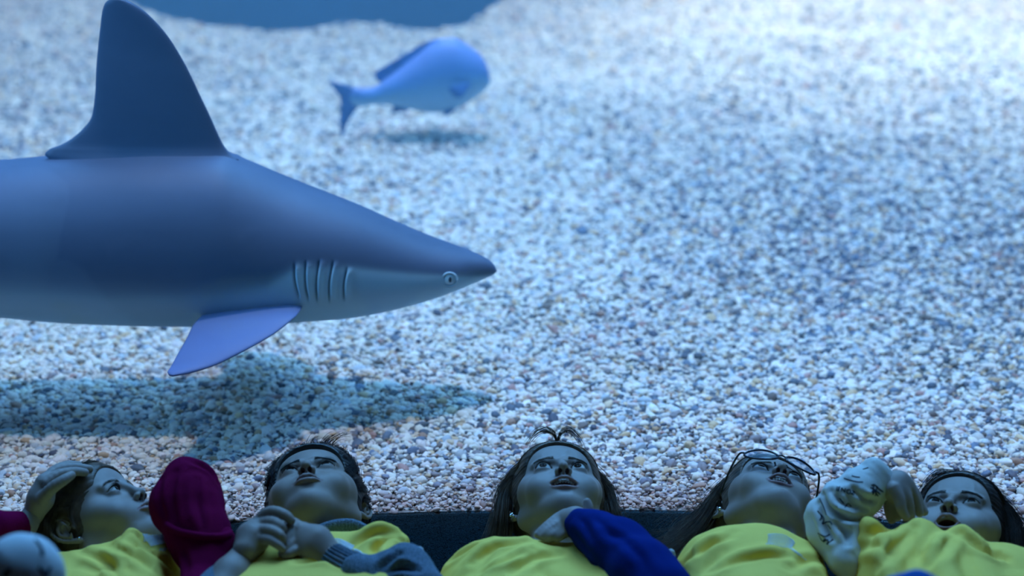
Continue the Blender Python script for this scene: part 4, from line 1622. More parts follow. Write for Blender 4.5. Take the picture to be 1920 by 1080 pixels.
lk.append(([(-66, -14, 20), (-74, 4, 34), (-78, 30, 14), (-66, 62, -20), (-50, 80, -50), (-58, 88, -80)], 130, (4, 6, 12)))
lk.append(([(-60, -34, 30), (-73, -14, 10), (-76, -8, -10), (-74, -4, -22)], 16, (2.5, 2, 3)))
h1.hair_strands(p1, H_brown, lk, 1)
ear1 = h1.tow([(-74.5, 0, -29)])[0]
ball('earring', ear1 + np.array([0.0, -0.002, 0.001]), 0.0019, M_metal, p1)
s1 = shirt(p1, [(-80, 1060), (-10, 1035), (60, 1030), (110, 1029), (150, 1027), (175, 1019), (208, 1014), (228, 1003), (243, 995), (256, 995), (268, 1000), (290, 998), (312, 999), (335, 1022), (360, 1070)], 2.44, (-0.80, -0.455),
           folds=[((245, 1000), (330, 1075), 0.012, 0.010), ((205, 1022), (290, 1068), 0.008, 0.012), ((262, 1010), (300, 1040), -0.010, 0.007), ((150, 1040), (230, 1070), -0.006, 0.010), ((290, 1045), (345, 1075), -0.01, 0.006)],
           neck=((-0.61, 2.60, 0.10), (-0.605, 2.49, 0.075), 0.036), seed=11)
crease(s1, [[(252, 998), (285, 1030), (330, 1075)], [(205, 1022), (250, 1040), (290, 1070)], [(150, 1033), (200, 1055), (225, 1085)]], 0.006, 0.006)
s1['label'] = 'yellow jersey with white print near the collar'
print_on(s1, 'printed_motif', [[(268 + i * 3.6, 1001 + (i % 3)), (275 + i * 3.2, 1012 + i * 0.4), (284 + i * 2.4, 1024 - i * 0.5)] for i in range(12)] + [[(270, 1003 + 3 * j), (290, 1001 + 3 * j), (312, 1001 + 2.4 * j)] for j in range(5)], 0.0011, M_white, s1)
print_on(s1, 'printed_lettering', [[(299, 1033), (302, 1029), (305, 1034)], [(306, 1030), (310, 1027), (310, 1032), (306, 1032)], [(313, 1029), (316, 1025), (318, 1028)], [(320, 1026), (324, 1022), (327, 1026)]], 0.0007, M_white, s1)
# raised sleeve pulled over the far hand, with its hanging cuff
sl = solid('sleeve', p1, [(px_chain([(360, 1180, 2.22), (378, 1085, 2.34), (384, 1050, 2.37), (372, 1005, 2.405), (352, 940, 2.45), (350, 900, 2.47)]), [0.030, 0.0235, 0.031, 0.042, 0.046, 0.0335]),
                          (px_chain([(322, 935, 2.45), (318, 965, 2.44)]), [0.022, 0.020]), (px_chain([(378, 905, 2.48), (384, 950, 2.47)]), [0.020, 0.022])], M_magenta, 0.0022, 0.02, 0.007, 30, 3)
sl['label'] = 'magenta fleece sleeve pulled over the raised hand'
rim_ = print_on(sl, 'cuff_edge', [[(313, 984), (330, 994), (355, 1001), (385, 1006), (412, 1006)]], 0.0050, M_magenta, sl, lift=0.0045)
V, F = tube(catmull([tuple(W(px, py, y)) for px, py, y in ((396, 1006, 2.362), (410, 1006, 2.365), (424, 1004, 2.375), (430, 999, 2.40), (422, 996, 2.43))], 24), np.interp(np.linspace(0, 1, 24), [0, 0.6, 1], [0.0035, 0.006, 0.005]), 10)
mesh_obj('cuff', V, F, M_magenta, sl)
v, f = solid(None, None, [(px_chain([(388, 1050, 2.36), (400, 1022, 2.385), (408, 1010, 2.395)]), [0.024, 0.026, 0.021])], None, 0.0022, 0.015, 0.004, 30)
cf = mesh_obj('cuff', v, f, M_magenta, sl)
solid('sleeve', p1, [(px_chain([(-150, 1110, 2.36), (-70, 1035, 2.42), (-5, 992, 2.455), (34, 988, 2.475)]), [0.045, 0.040, 0.0255, 0.0225])], M_magenta, 0.0022, 0.012, 0.007, 40, 5)
tr = legs(p1, (-0.575, 2.02, 0.06), (tuple(W(46, 1075, 1.95)), (-0.50, 1.72, 0.08)), ((-0.62, 1.72, 0.035), (-0.49, 1.45, 0.035)), M_print_tr, (0.055, 0.0425, 0.034))
tr['label'] = 'pale printed trousers, one knee raised'
for st_ in [[(66, 1012), (75, 1022), (80, 1034), (79, 1042)], [(72, 1020), (79, 1030), (78, 1040)], [(72, 1064), (80, 1070), (88, 1082)], [(88, 1080), (92, 1070), (95, 1064)], [(76, 1066), (84, 1078)], [(5, 1078), (14, 1070), (20, 1067)], [(8, 1082), (18, 1072)]]:
    print_on(tr, 'printed_mark', [st_], 0.0024, M_ink, tr)

crease(sl, [[(302, 900), (300, 940), (312, 975)], [(330, 885), (322, 930), (330, 985)], [(352, 862), (390, 880), (408, 905)], [(370, 900), (372, 950), (380, 990)], [(345, 1030), (352, 1070)]], 0.004, 0.005)

# ---- second child: boy with dark hair, hands together on his chest
H_black = hair_mat('black_hair', (0.008, 0.008, 0.010), (0.030, 0.028, 0.030))
p2 = empty('person', (-0.28, 2.35, 0.0))
tag(p2, 'boy with short dark hair and clasped hands, grey knit sleeve and yellow jersey', 'person')
h2 = Head((-0.296, 2.60, 0.098), -83.9, -5.5, -7.0, 0.965, (-0.285, 2.44, 0.06), face_w=1.06, cheeks=1.05, lid=(1.6, 1.0), gaze=(0, 0))
f2a = solid(None, None, [(px_chain([(395, 1150, 2.27), (432, 1078, 2.33), (458, 1040, 2.37)]), [0.030, 0.0245, 0.0185])], None, 0.002)
h2a = hand([
    (px_chain([(478, 990, 2.40), (492, 968, 2.405), (512, 959, 2.40), (535, 966, 2.39), (546, 976, 2.385)]), [0.0090, 0.0085, 0.0080, 0.0072, 0.0060]),
    (px_chain([(472, 1000, 2.395), (488, 984, 2.395), (510, 979, 2.385), (527, 988, 2.375), (530, 1000, 2.375)]), [0.0090, 0.0085, 0.0080, 0.0072, 0.006]),
    (px_chain([(468, 1012, 2.385), (486, 996, 2.38), (507, 995, 2.37), (525, 1004, 2.362), (531, 1014, 2.362)]), [0.0088, 0.0082, 0.0076, 0.0068, 0.0055]),
    (px_chain([(464, 1022, 2.375), (484, 1012, 2.37), (504, 1012, 2.36), (520, 1021, 2.352), (530, 1029, 2.35)]), [0.0080, 0.0074, 0.0066, 0.006, 0.005]),
    (px_chain([(480, 1010, 2.41), (502, 990, 2.42), (522, 984, 2.42), (538, 990, 2.41)]), [0.0105, 0.0092, 0.0085, 0.0068])],
    palm=[(px_chain([(456, 1042, 2.365), (474, 1008, 2.385), (484, 992, 2.40)]), [0.0175, 0.0225, 0.0175]), (px_chain([(462, 1030, 2.36), (474, 1012, 2.375)]), [0.017, 0.0175])])
h2b = hand([
    (px_chain([(562, 990, 2.40), (549, 985, 2.395), (541, 994, 2.385), (540, 1006, 2.385)]), [0.0088, 0.0084, 0.0078, 0.0062]),
    (px_chain([(560, 1004, 2.39), (546, 1003, 2.38), (538, 1014, 2.37), (537, 1026, 2.372)]), [0.0088, 0.0084, 0.0078, 0.0062]),
    (px_chain([(566, 1018, 2.38), (549, 1019, 2.368), (538, 1029, 2.36), (529, 1037, 2.36)]), [0.0086, 0.008, 0.0074, 0.0060]),
    (px_chain([(572, 1030, 2.37), (556, 1032, 2.358), (545, 1038, 2.352), (534, 1041, 2.352)]), [0.0080, 0.0072, 0.0064, 0.0052]),
    (px_chain([(580, 1000, 2.405), (560, 988, 2.41), (548, 980, 2.405), (541, 981, 2.40)]), [0.0100, 0.0090, 0.0080, 0.0066])],
    palm=[(px_chain([(622, 1045, 2.36), (592, 1016, 2.375), (566, 1000, 2.39)]), [0.0190, 0.0225, 0.0165]), (px_chain([(618, 1052, 2.355), (585, 1028, 2.365), (568, 1018, 2.375)]), [0.0175, 0.0180, 0.0150])])
f2b = solid(None, None, [(px_chain([(616, 1042, 2.36), (680, 1085, 2.31)]), [0.019, 0.022])], None, 0.0025)
body_mesh(p2, h2, [f2a, h2a, f2b, h2b], M_skin_tan, [([(-0.29, 2.48, 0.058), (-0.285, 2.36, 0.06)], [0.036, 0.042]), ([(-0.37, 2.36, 0.055), (-0.19, 2.36, 0.055)], [0.042, 0.042]), ([(-0.285, 2.36, 0.06), (-0.28, 2.00, 0.06)], [0.052, 0.052])])
h2.eyeparts(p2, 10.0, 1.5, H_black)
h2.hair_cap(p2, H_black, [((0, -92, -8), (68, 74, 74)), ((0, -30, -84), (98, 70, 58)), ((84, 6, -8), (14, 18, 26)), ((-84, 6, -8), (14, 18, 26))], 2, 5.0, add=[((0, -28, 50), (66, 52, 52))])
lk = []
rg0 = np.random.default_rng(21)
for _ in range(420):
    a = rg0.uniform(-1.75, 1.75)
    b_ = rg0.uniform(-0.5, 1.3)
    d0 = np.array([math.sin(a) * math.cos(b_), math.sin(b_) - 0.35, math.cos(a) * math.cos(b_)])
    d0 /= np.linalg.norm(d0)
    root = HAIR_C + (HAIR_R + 7) * d0
    fl = np.array([0.5 * d0[0] - 0.2, -0.75, -0.45 - 0.4 * abs(d0[0])])
    fl -= d0 * (fl @ d0) * 0.9
    L = rg0.uniform(20, 34)
    lk.append(([root - fl * 4, root + fl * L * 0.5, root + fl * L - d0 * 2.5], 16, (1.8, 1.8, 1.6)))
for a in np.linspace(-1.5, 1.5, 60):        # fringe along the hairline
    root = np.array([70 * math.sin(a), -50 + 24 * (1 - math.cos(a)), 18 + 66 * math.cos(a)])
    tip = root + np.array([-6 + 3 * math.sin(a * 9), -12, -9 * math.cos(a) - 2])
    lk.append(([root + (0, 8, 12), root + (0, -12, 9), tip + (0, -3, 0)], 26, (2.6, 3.2, 2.6)))
for a, bb in ((-4, 10), (14, 14), (22, 18), (30, 20)):  # cow-lick at the top of the fringe
    lk.append(([(a, -50, 86), (a + bb * 0.4, -64, 92), (a + bb * 1.2, -71, 95), (a + bb * 2.0, -72, 92)], 9, (2, 2.5, 4)))
h2.hair_strands(p2, H_black, lk, 2, 0.40, npt=9, snap=420 * 16)
s2 = shirt(p2, [(395, 1090), (420, 1058), (440, 1030), (462, 1008), (500, 1000), (560, 996), (600, 993), (650, 993), (690, 988), (712, 984), (745, 984), (775, 988), (790, 1004), (800, 1040)], 2.43, (-0.418, -0.130),
           folds=[((668, 1020), (760, 1002), 0.010, 0.010), ((690, 1060), (735, 1012), -0.014, 0.012), ((560, 1055), (650, 1035), -0.006, 0.01), ((755, 1000), (790, 1035), 0.008, 0.009)],
           neck=((-0.295, 2.60, 0.10), (-0.29, 2.49, 0.075), 0.036), seed=22)
crease(s2, [[(655, 1030), (700, 1003), (765, 1000)], [(690, 1058), (712, 1025), (742, 1010), (770, 1025)], [(560, 1055), (610, 1050), (640, 1060)]], 0.007, 0.006)
s2['label'] = 'yellow jersey with white flower motif half behind the wrist'
print_on(s2, 'printed_motif', [[(616 + k, 1012 + 2.4 * k), (634 + k, 1011 + 2.6 * k), (648 + k, 1016 + 2.4 * k), (664 - k, 1024 + 1.5 * k)] for k in range(7)], 0.0009, M_white, s2)
print_on(s2, 'printed_stem', [[(656, 1028), (672, 1032), (680, 1038), (688, 1040)], [(664, 1031), (676, 1036), (684, 1042)]], 0.0008, M_white, s2)
# ribbed knit collar
col_pts = [W(px, py, y) for px, py, y in ((585, 996, 2.47), (606, 985, 2.48), (635, 978, 2.485), (660, 978, 2.485), (680, 985, 2.48), (697, 996, 2.46))]
cc = catmull([tuple(q) for q in col_pts], 60)
V = []
F = []
for i, q in enumerate(cc):
    rb = 0.0012 * math.sin(i * 2.1)
    for j, (dy_, dz_) in enumerate(((0.0, -0.035), (-0.004, -0.02), (-0.003 + rb, -0.008), (0.0 + rb, 0.0), (0.006, 0.0015), (0.011, -0.003), (0.011, -0.03))):
        V.append((q[0], q[1] + dy_, q[2] + dz_))
for i in range(59):
    for j in range(7):
        a0, a1 = 7 * i + j, 7 * i + (j + 1) % 7
        F.append((a0, a1, a1 + 7, a0 + 7))
co = mesh_obj('knit_collar', V, F, M_knit)
adopt(co, p2)


def ribbed(name, person, pts, rad, m, nrib=26, amp=0.0016, nc=156, n=60):
    P = catmull([tuple(p) for p in pts], n)
    r_ = np.interp(np.linspace(0, 1, n), np.linspace(0, 1, len(rad)), rad)
    V_, F_ = tube(P, r_, nc)
    V_ = V_.reshape(n, nc, 3)
    c = P[:, None, :]
    th = np.linspace(0, 2 * math.pi, nc, endpoint=False)
    rr = (1 + (amp / r_)[:, None] * np.sin(th * nrib)[None])[:, :, None]
    V_ = (c + (V_ - c) * rr).reshape(-1, 3)
    o = mesh_obj(name, V_, F_, m)
    adopt(o, person)
    return o


sk2 = solid('sleeve', p2, [(px_chain([(672, 1078, 2.32), (716, 1086, 2.31), (762, 1071, 2.32)]), [0.029, 0.029, 0.0305]), (px_chain([(762, 1071, 2.32), (792, 1110, 2.28)]), [0.0305, 0.034]), (px_chain([(740, 1062, 2.33), (757, 1050, 2.34)]), [0.020, 0.0155])], M_knit, 0.0022, 0.02, 0.007, 34, 6)
sk2['label'] = 'grey knit sleeve bent at the elbow'
rb = ribbed('ribbed_cuff', p2, px_chain([(622, 1048, 2.355), (648, 1064, 2.338), (684, 1084, 2.315)]), [0.0225, 0.0245, 0.029], M_knit)
hm = solid('sleeve_hem', p2, [(px_chain([(715, 1052, 2.345), (738, 1036, 2.36), (760, 1031, 2.375), (785, 1034, 2.39), (791, 1043, 2.39)]), [0.006, 0.007, 0.007, 0.007, 0.006])], M_hem, 0.0015, 0.003)
solid('sleeve', p2, [(px_chain([(392, 1120, 2.30), (410, 1088, 2.34)]), [0.034, 0.028])], M_knit, 0.003, 0.01)
legs(p2, (-0.28, 2.00, 0.06), ((-0.33, 1.75, 0.08), (-0.20, 1.74, 0.08)), ((-0.34, 1.48, 0.035), (-0.19, 1.47, 0.035)), M_dark_tr)

crease(sk2, [[(708, 1068), (728, 1056), (748, 1040)], [(715, 1078), (750, 1064), (785, 1070)]], 0.007, 0.005)

# ---- third child: smiling girl with long hair, royal blue sleeve
p3 = empty('person', (0.07, 2.35, 0.0))
tag(p3, 'smiling girl with long loose hair, one royal blue sleeve raised to her chin', 'person')
h3 = Head((0.069, 2.60, 0.105), -77.9, -3.4, 3.5, 0.945, (0.05, 2.44, 0.06), mouth='open', smile=1.0, open_=6.5, lid=(5.6, 4.2), gaze=(-8, -3), cheeks=1.02)
h3a = hand([
    (px_chain([(1060, 966, 2.475), (1045, 974, 2.468), (1026, 988, 2.455), (1008, 1002, 2.445)]), [0.0092, 0.0088, 0.0078, 0.0058]),
    (px_chain([(1062, 976, 2.465), (1044, 986, 2.455), (1026, 998, 2.445), (1016, 1006, 2.44)]), [0.0090, 0.0086, 0.0076, 0.006]),
    (px_chain([(1064, 986, 2.455), (1048, 996, 2.448), (1034, 1004, 2.44), (1026, 1010, 2.438)]), [0.0088, 0.0082, 0.0074, 0.006]),
    (px_chain([(1066, 994, 2.45), (1054, 1003, 2.442), (1044, 1009, 2.438)]), [0.0078, 0.007, 0.006]),
    (px_chain([(1085, 972, 2.475), (1100, 966, 2.478), (1103, 952, 2.484), (1101, 941, 2.488)]), [0.0110, 0.0088, 0.0074, 0.0056])],
    palm=[(px_chain([(1096, 984, 2.45), (1078, 976, 2.46), (1064, 974, 2.468)]), [0.0185, 0.0190, 0.0150]), (px_chain([(1090, 996, 2.45), (1070, 988, 2.458)]), [0.015, 0.014])])
f3 = solid(None, None, [(px_chain([(1095, 985, 2.45), (1130, 1008, 2.42)]), [0.017, 0.019])], None, 0.0025)
body_mesh(p3, h3, [h3a, f3], M_skin, [([(0.055, 2.48, 0.06), (0.05, 2.36, 0.06)], [0.036, 0.042]), ([(-0.05, 2.36, 0.055), (0.17, 2.36, 0.055)], [0.042, 0.042]), ([(0.05, 2.36, 0.06), (0.05, 2.00, 0.06)], [0.055, 0.055])])
h3.eyeparts(p3, 6.5, 1.0, H_brown)
h3.teeth(p3, 8, 0)
h3.hair_cap(p3, H_brown, FACE, 3, 3.0)
lk = []
for s_ in (1, -1):
    for t in np.linspace(0, 1, 14):
        root = (s_ * (1 + 60 * t), -66 + 30 * t ** 1.4, 78 - 40 * t)
        lk.append(([root, (s_ * (16 + 60 * t), -40 + 24 * t, 96 - 52 * t), (s_ * 82, -8 + 16 * t, 44 - 22 * t), (s_ * 88, 26 + 10 * t, -4), (s_ * (96 + 8 * t), 60, -48), (s_ * (104 + 24 * t), 88, -84 - 22 * t)], 70, (2.5, 5, 12)))
    lk.append(([(s_ * 64, -24, 36), (s_ * 80, -4, 20), (s_ * 86, 10, -14), (s_ * 90, 40, -50), (s_ * 100, 74, -80), (s_ * 116, 92, -112)], 220, (5, 9, 15)))
    lk.append(([(s_ * 30, 60, 78), (s_ * 76, 60, 50), (s_ * 96, 74, 0), (s_ * 104, 88, -40), (s_ * 112, 96, -90)], 150, (8, 10, 16)))
for sg, ex in ((-1, 1.0), (1, 0.85)):
    for q in np.linspace(0.35, 1.0, 6):
        lk.append(([(0, -68, 78), (sg * 7, -76 - 5 * q, 82 + 7 * q), (sg * 24 * ex, -78 - 7 * q, 84 + 9 * q), (sg * 42 * ex, -70 - 5 * q, 76 + 8 * q), (sg * 54 * ex, -54 - 2 * q, 64 + 4 * q)], 5, (0.8, 2.4, 3.6)))
lk.append(([(-90, 50, -40), (-110, 84, -84), (-130, 97, -110), (-165, 99, -128), (-215, 100, -150)], 26, (4, 4, 5)))
lk.append(([(-90, 50, -40), (-104, 80, -94), (-112, 90, -124), (-138, 97, -150), (-178, 100, -160)], 36, (5, 5, 7)))
rg1 = np.random.default_rng(9)
for s_ in (1, -1):
    for q in range(16):
        a_, b_ = rg1.uniform(-1, 1), rg1.uniform(-1, 1)
        lk.append(([(s_ * 80, 10 + 14 * a_, 10 + 20 * b_), (s_ * (94 + 7 * b_), 34 + 8 * a_, -24), (s_ * (92 + 9 * a_), 62, -52), (s_ * (112 + 10 * b_), 84, -70 - 10 * a_), (s_ * (108 + 14 * a_), 94, -98), (s_ * (132 + 18 * b_), 98, -118 - 12 * a_)], 22, (3, 4, 5)))
h3.hair_strands(p3, H_brown, lk, 3)
for k, dxy in enumerate(((0, 0), (-2.5, 5), (1.5, 8))):
    e_ = h3.tow([(-74.5 + dxy[0], -1 - dxy[1] * 0.2, -27 - dxy[1] * 0.7)])[0]
    ball('earring', e_, 0.0030 - 0.0004 * k, M_metal, p3)
s3 = shirt(p3, [(770, 1110), (796, 1060), (815, 1046), (840, 1037), (875, 1022), (910, 1006), (935, 998), (960, 996), (985, 997), (1005, 1003), (1040, 1010), (1090, 1006), (1130, 998), (1165, 991), (1190, 990), (1212, 1000), (1235, 1020), (1258, 1045), (1275, 1075)], 2.45, (-0.119, 0.232),
           folds=[((930, 1012), (880, 1060), -0.008, 0.010), ((985, 1030), (900, 1075), 0.007, 0.012), ((860, 1030), (905, 1012), 0.006, 0.010), ((1000, 1045), (1060, 1075), -0.006, 0.012), ((1010, 1012), (960, 1032), 0.006, 0.008), ((810, 1065), (880, 1040), -0.005, 0.008)],
           neck=((0.065, 2.60, 0.10), (0.06, 2.49, 0.075), 0.036), seed=33)
s3['label'] = 'plain yellow jersey'
sl3 = solid('sleeve', p3, [(px_chain([(1086, 985, 2.45), (1118, 1000, 2.43), (1160, 1030, 2.39), (1205, 1075, 2.33), (1240, 1110, 2.29)]), [0.0235, 0.0335, 0.041, 0.044, 0.042]), (px_chain([(1240, 1110, 2.29), (1230, 1085, 2.36)]), [0.040, 0.028])], M_royal, 0.002, 0.016, 0.006, 32, 8)
sl3['label'] = 'royal blue fleece sleeve'
V, F = tube(catmull([tuple(W(px, py, y)) for px, py, y in ((1120, 985, 2.398), (1140, 1012, 2.372), (1170, 1048, 2.335), (1200, 1082, 2.295))], 30), 0.0012, 6)
o = mesh_obj('seam', V, F, M_royal, sl3)
solid('sleeve_hem', p3, [(px_chain([(1222, 1043, 2.40), (1240, 1038, 2.42), (1258, 1036, 2.44), (1262, 1041, 2.44)]), [0.004, 0.0048, 0.0048, 0.004])], M_hem, 0.0013, 0.003)
legs(p3, (0.05, 2.00, 0.06), ((0.0, 1.75, 0.08), (0.12, 1.74, 0.08)), ((-0.01, 1.48, 0.035), (0.13, 1.47, 0.035)), M_dark_tr)

crease(s3, [[(888, 1055), (930, 1028), (985, 1015)], [(820, 1062), (870, 1036), (910, 1012)], [(960, 1075), (1000, 1048), (1050, 1040)], [(905, 1072), (945, 1050), (1000, 1032)], [(1000, 1010), (1030, 1020), (1060, 1022)], [(1190, 1000), (1215, 1020), (1235, 1040)]], 0.006, 0.006)
crease(sl3, [[(1080, 968), (1100, 985), (1108, 1010)], [(1100, 962), (1130, 985), (1150, 1010)], [(1130, 1000), (1165, 1010), (1190, 1040)], [(1075, 1000), (1100, 1030), (1120, 1060)], [(1180, 1020), (1205, 1050), (1210, 1075)]], 0.0024, 0.006)

# ---- fourth child: girl with spectacles, head tipped right back
p4 = empty('person', (0.39, 2.35, 0.0))
tag(p4, 'girl in dark-rimmed glasses with her head tipped right back, mouth open', 'person')
h4 = Head((0.383, 2.61, 0.085), -92.0, 5.0, 14.0, 0.94, (0.40, 2.44, 0.07), mouth='open', smile=0.0, open_=7.0, lid=(5.5, 3.5), gaze=(0, -10))
body_mesh(p4, h4, [], M_skin_warm, [([(0.395, 2.50, 0.068), (0.40, 2.36, 0.06)], [0.038, 0.044]), ([(0.31, 2.36, 0.055), (0.42, 2.36, 0.055)], [0.040, 0.040]), ([(0.40, 2.36, 0.06), (0.40, 2.00, 0.06)], [0.055, 0.055])])
h4.eyeparts(p4, 6.0, 1.0, H_brown)
h4.teeth(p4, 6, 0)
h4.hair_cap(p4, H_brown, FACE, 4, 3.0)
lk = []
for t in np.linspace(0, 1, 10):
    lk.append(([(-(1 + 60 * t), -60 + 30 * t ** 1.4, 74 - 40 * t), (-(30 + 48 * t), -30 + 26 * t, 84 - 52 * t), (-86, 22 + 6 * t, 30 - 20 * t), (-(104 + 10 * t), 56, -10 - 14 * t), (-(124 + 26 * t), 84, -50 - 22 * t), (-(150 + 40 * t), 92, -84 - 20 * t)], 80, (3, 6, 15)))
    lk.append(([((1 + 60 * t), -60 + 30 * t ** 1.4, 74 - 40 * t), ((30 + 48 * t), -30 + 26 * t, 84 - 52 * t), (84, 20 + 6 * t, 20 - 20 * t), (84, 60, -20 - 14 * t), (70, 84, -50 - 22 * t)], 45, (3, 5, 9)))
lk.append(([(-62, -26, 34), (-76, -2, 20), (-88, 30, -10), (-110, 60, -44), (-150, 84, -80), (-196, 92, -100)], 220, (5, 9, 16)))
lk.append(([(-30, 60, 60), (-80, 70, 40), (-110, 84, 0), (-140, 90, -40), (-180, 94, -90)], 180, (8, 12, 20)))
lk.append(([(-86, 20, 20), (-112, 40, 4), (-134, 62, -18), (-142, 74, -44)], 40, (5, 8, 12)))
for q in range(22):
    a_, b_ = rg1.uniform(-1, 1), rg1.uniform(-1, 1)
    lk.append(([(-80, 12 + 14 * a_, 14 + 20 * b_), (-98, 40 + 10 * a_, 0 + 10 * b_), (-118 - 8 * a_, 58 + 8 * b_, -20), (-128, 78, -46 - 12 * b_), (-152 - 10 * b_, 88, -60 - 12 * a_), (-170 - 24 * a_, 94, -88 - 14 * b_)], 24, (3, 5, 6)))
h4.hair_strands(p4, H_brown, lk, 4)
for s_ in (1, -1):
    e_ = h4.tow([(s_ * 74.5, 0, -27)])[0]
    ball('earring', e_, 0.0032, M_metal, p4)
s4 = shirt(p4, [(1215, 1085), (1235, 1060), (1258, 1030), (1290, 1010), (1320, 995), (1350, 983), (1380, 978), (1410, 977), (1440, 981), (1465, 987), (1495, 1001), (1530, 1021), (1560, 1042), (1585, 1075)], 2.45, (0.220, 0.466),
           folds=[((1270, 1050), (1330, 1015), 0.008, 0.012), ((1300, 1070), (1360, 1045), -0.008, 0.010), ((1380, 1068), (1470, 1052), -0.008, 0.010), ((1400, 1050), (1500, 1040), 0.004, 0.014), ((1500, 1070), (1550, 1050), 0.006, 0.010)],
           neck=((0.385, 2.60, 0.10), (0.395, 2.49, 0.075), 0.036), seed=44, y_end=2.0)
crease(s4, [[(1275, 1068), (1310, 1030), (1370, 1010)], [(1330, 1072), (1400, 1048), (1490, 1046)], [(1300, 1050), (1330, 1022), (1375, 1000)], [(1480, 1068), (1520, 1050), (1548, 1052)]], 0.005, 0.007)
s4['label'] = 'yellow jersey with white flower motif'
print_on(s4, 'printed_motif', [[(1440 - abs(k - 2) * 0.3, 1002.5 + 2.2 * k), (1455, 1001.5 + 2.95 * k), (1472, 1004.5 + 3.1 * k), (1490 - 0.9 * abs(k - 3), 1013.5 + 1.5 * k)] for k in range(8)], 0.00072, M_white, s4)
print_on(s4, 'printed_word', [[(1436 + 3.2 * i, 1019.5 + (i % 2) * 1.6), (1438.5 + 3.2 * i, 1021 - (i % 2) * 1.6)] for i in range(5)], 0.0005, M_white, s4)
print_on(s4, 'printed_stem', [[(1478, 1026), (1490, 1035), (1500, 1042), (1511, 1050)], [(1482, 1026), (1492, 1034), (1503, 1042)]], 0.0008, M_white, s4)
# spectacles
gl_ = empty('eyeglasses', tuple(h4.tow([(0, -98, 4)])[0]))
gl_.parent = p4
gl_.matrix_parent_inverse = Matrix.Translation(p4.location).inverted()


def gadopt(o, par=None):
    o.parent = gl_
    o.matrix_parent_inverse = (Matrix.Translation(p4.location).inverted().inverted() @ Matrix.Identity(4)) if False else Matrix.Translation(gl_.location).inverted()
    return o


m_lens = bpy.data.materials.new('spectacle_lens')
m_lens.use_nodes = True
nt = m_lens.node_tree
nt.nodes.clear()
out = nd(nt, 'ShaderNodeOutputMaterial')
tr_ = nd(nt, 'ShaderNodeBsdfTransparent')
tr_.inputs[0].default_value = (0.93, 0.96, 1, 1)
gs = nd(nt, 'ShaderNodeBsdfGlossy')
gs.inputs['Roughness'].default_value = 0.03
ms = nd(nt, 'ShaderNodeMixShader')
ms.inputs[0].default_value = 0.22
nt.links.new(tr_.outputs[0], ms.inputs[1])
nt.links.new(gs.outputs[0], ms.inputs[2])
nt.links.new(ms.outputs[0], out.inputs[0])
GY0 = -101.0
for s_ in (1, -1):
    ring = []
    for a in np.linspace(0, 2 * math.pi, 41):
        x = 32.5 + 25.0 * math.cos(a) * (1 + 0.06 * math.cos(2 * a))
        z = 3 + 18.5 * math.sin(a)
        ring.append((s_ * x, GY0 + 0.0035 * x * x * 1.0, z))
    R_ = h4.tow(ring)
    V, F = tube(R_, 0.00165, 8)
    gadopt(mesh_obj('rim', V, F, M_frame))
    n_ = len(ring) - 1
    V = list(R_[:-1]) + [h4.tow([(s_ * 32.5, GY0 - 1.5 + 0.0035 * 32.5 ** 2, 3)])[0]]
    V2 = [Vector(q) + Vector(h4.R @ np.array([0, 0.0012, 0])) for q in V]
    F = [(i, (i + 1) % n_, n_) for i in range(n_)] + [(n_ + 1 + (i + 1) % n_, n_ + 1 + i, n_ + 1 + n_) for i in range(n_)]
    gadopt(mesh_obj('lens', [tuple(q) for q in V] + [tuple(q) for q in V2], F, m_lens))
    V, F = tube(h4.tow(catmull([(s_ * 57, GY0 + 11, 9), (s_ * 66, GY0 + 15, 9), (s_ * 72, -60, 9), (s_ * 76, -20, 8), (s_ * 77, 6, 6), (s_ * 77, 22, -6)], 30)), 0.0016, 8)
    gadopt(mesh_obj('temple', V, F, M_frame))
    V, F = tube(h4.tow([(s_ * 10, -93, -4), (s_ * 8, -90, -8), (s_ * 9, -88, -14)]), 0.0014, 6)
    gadopt(mesh_obj('nose_pad', V, F, M_frame))
V, F = tube(h4.tow(catmull([(-9, GY0 + 0.6, 6), (0, GY0 - 1, 9), (9, GY0 + 0.6, 6)], 12)), 0.0014, 8)
gadopt(mesh_obj('bridge', V, F, M_frame))
tr4 = legs(p4, (0.39, 2.00, 0.06), ((0.34, 1.76, 0.09), tuple(W(1712, 1150, 1.90))), ((0.33, 1.50, 0.035), (0.45, 1.70, 0.035)), M_denim, (0.058, 0.046, 0.036))
tr4['label'] = 'blue trousers, one knee raised'

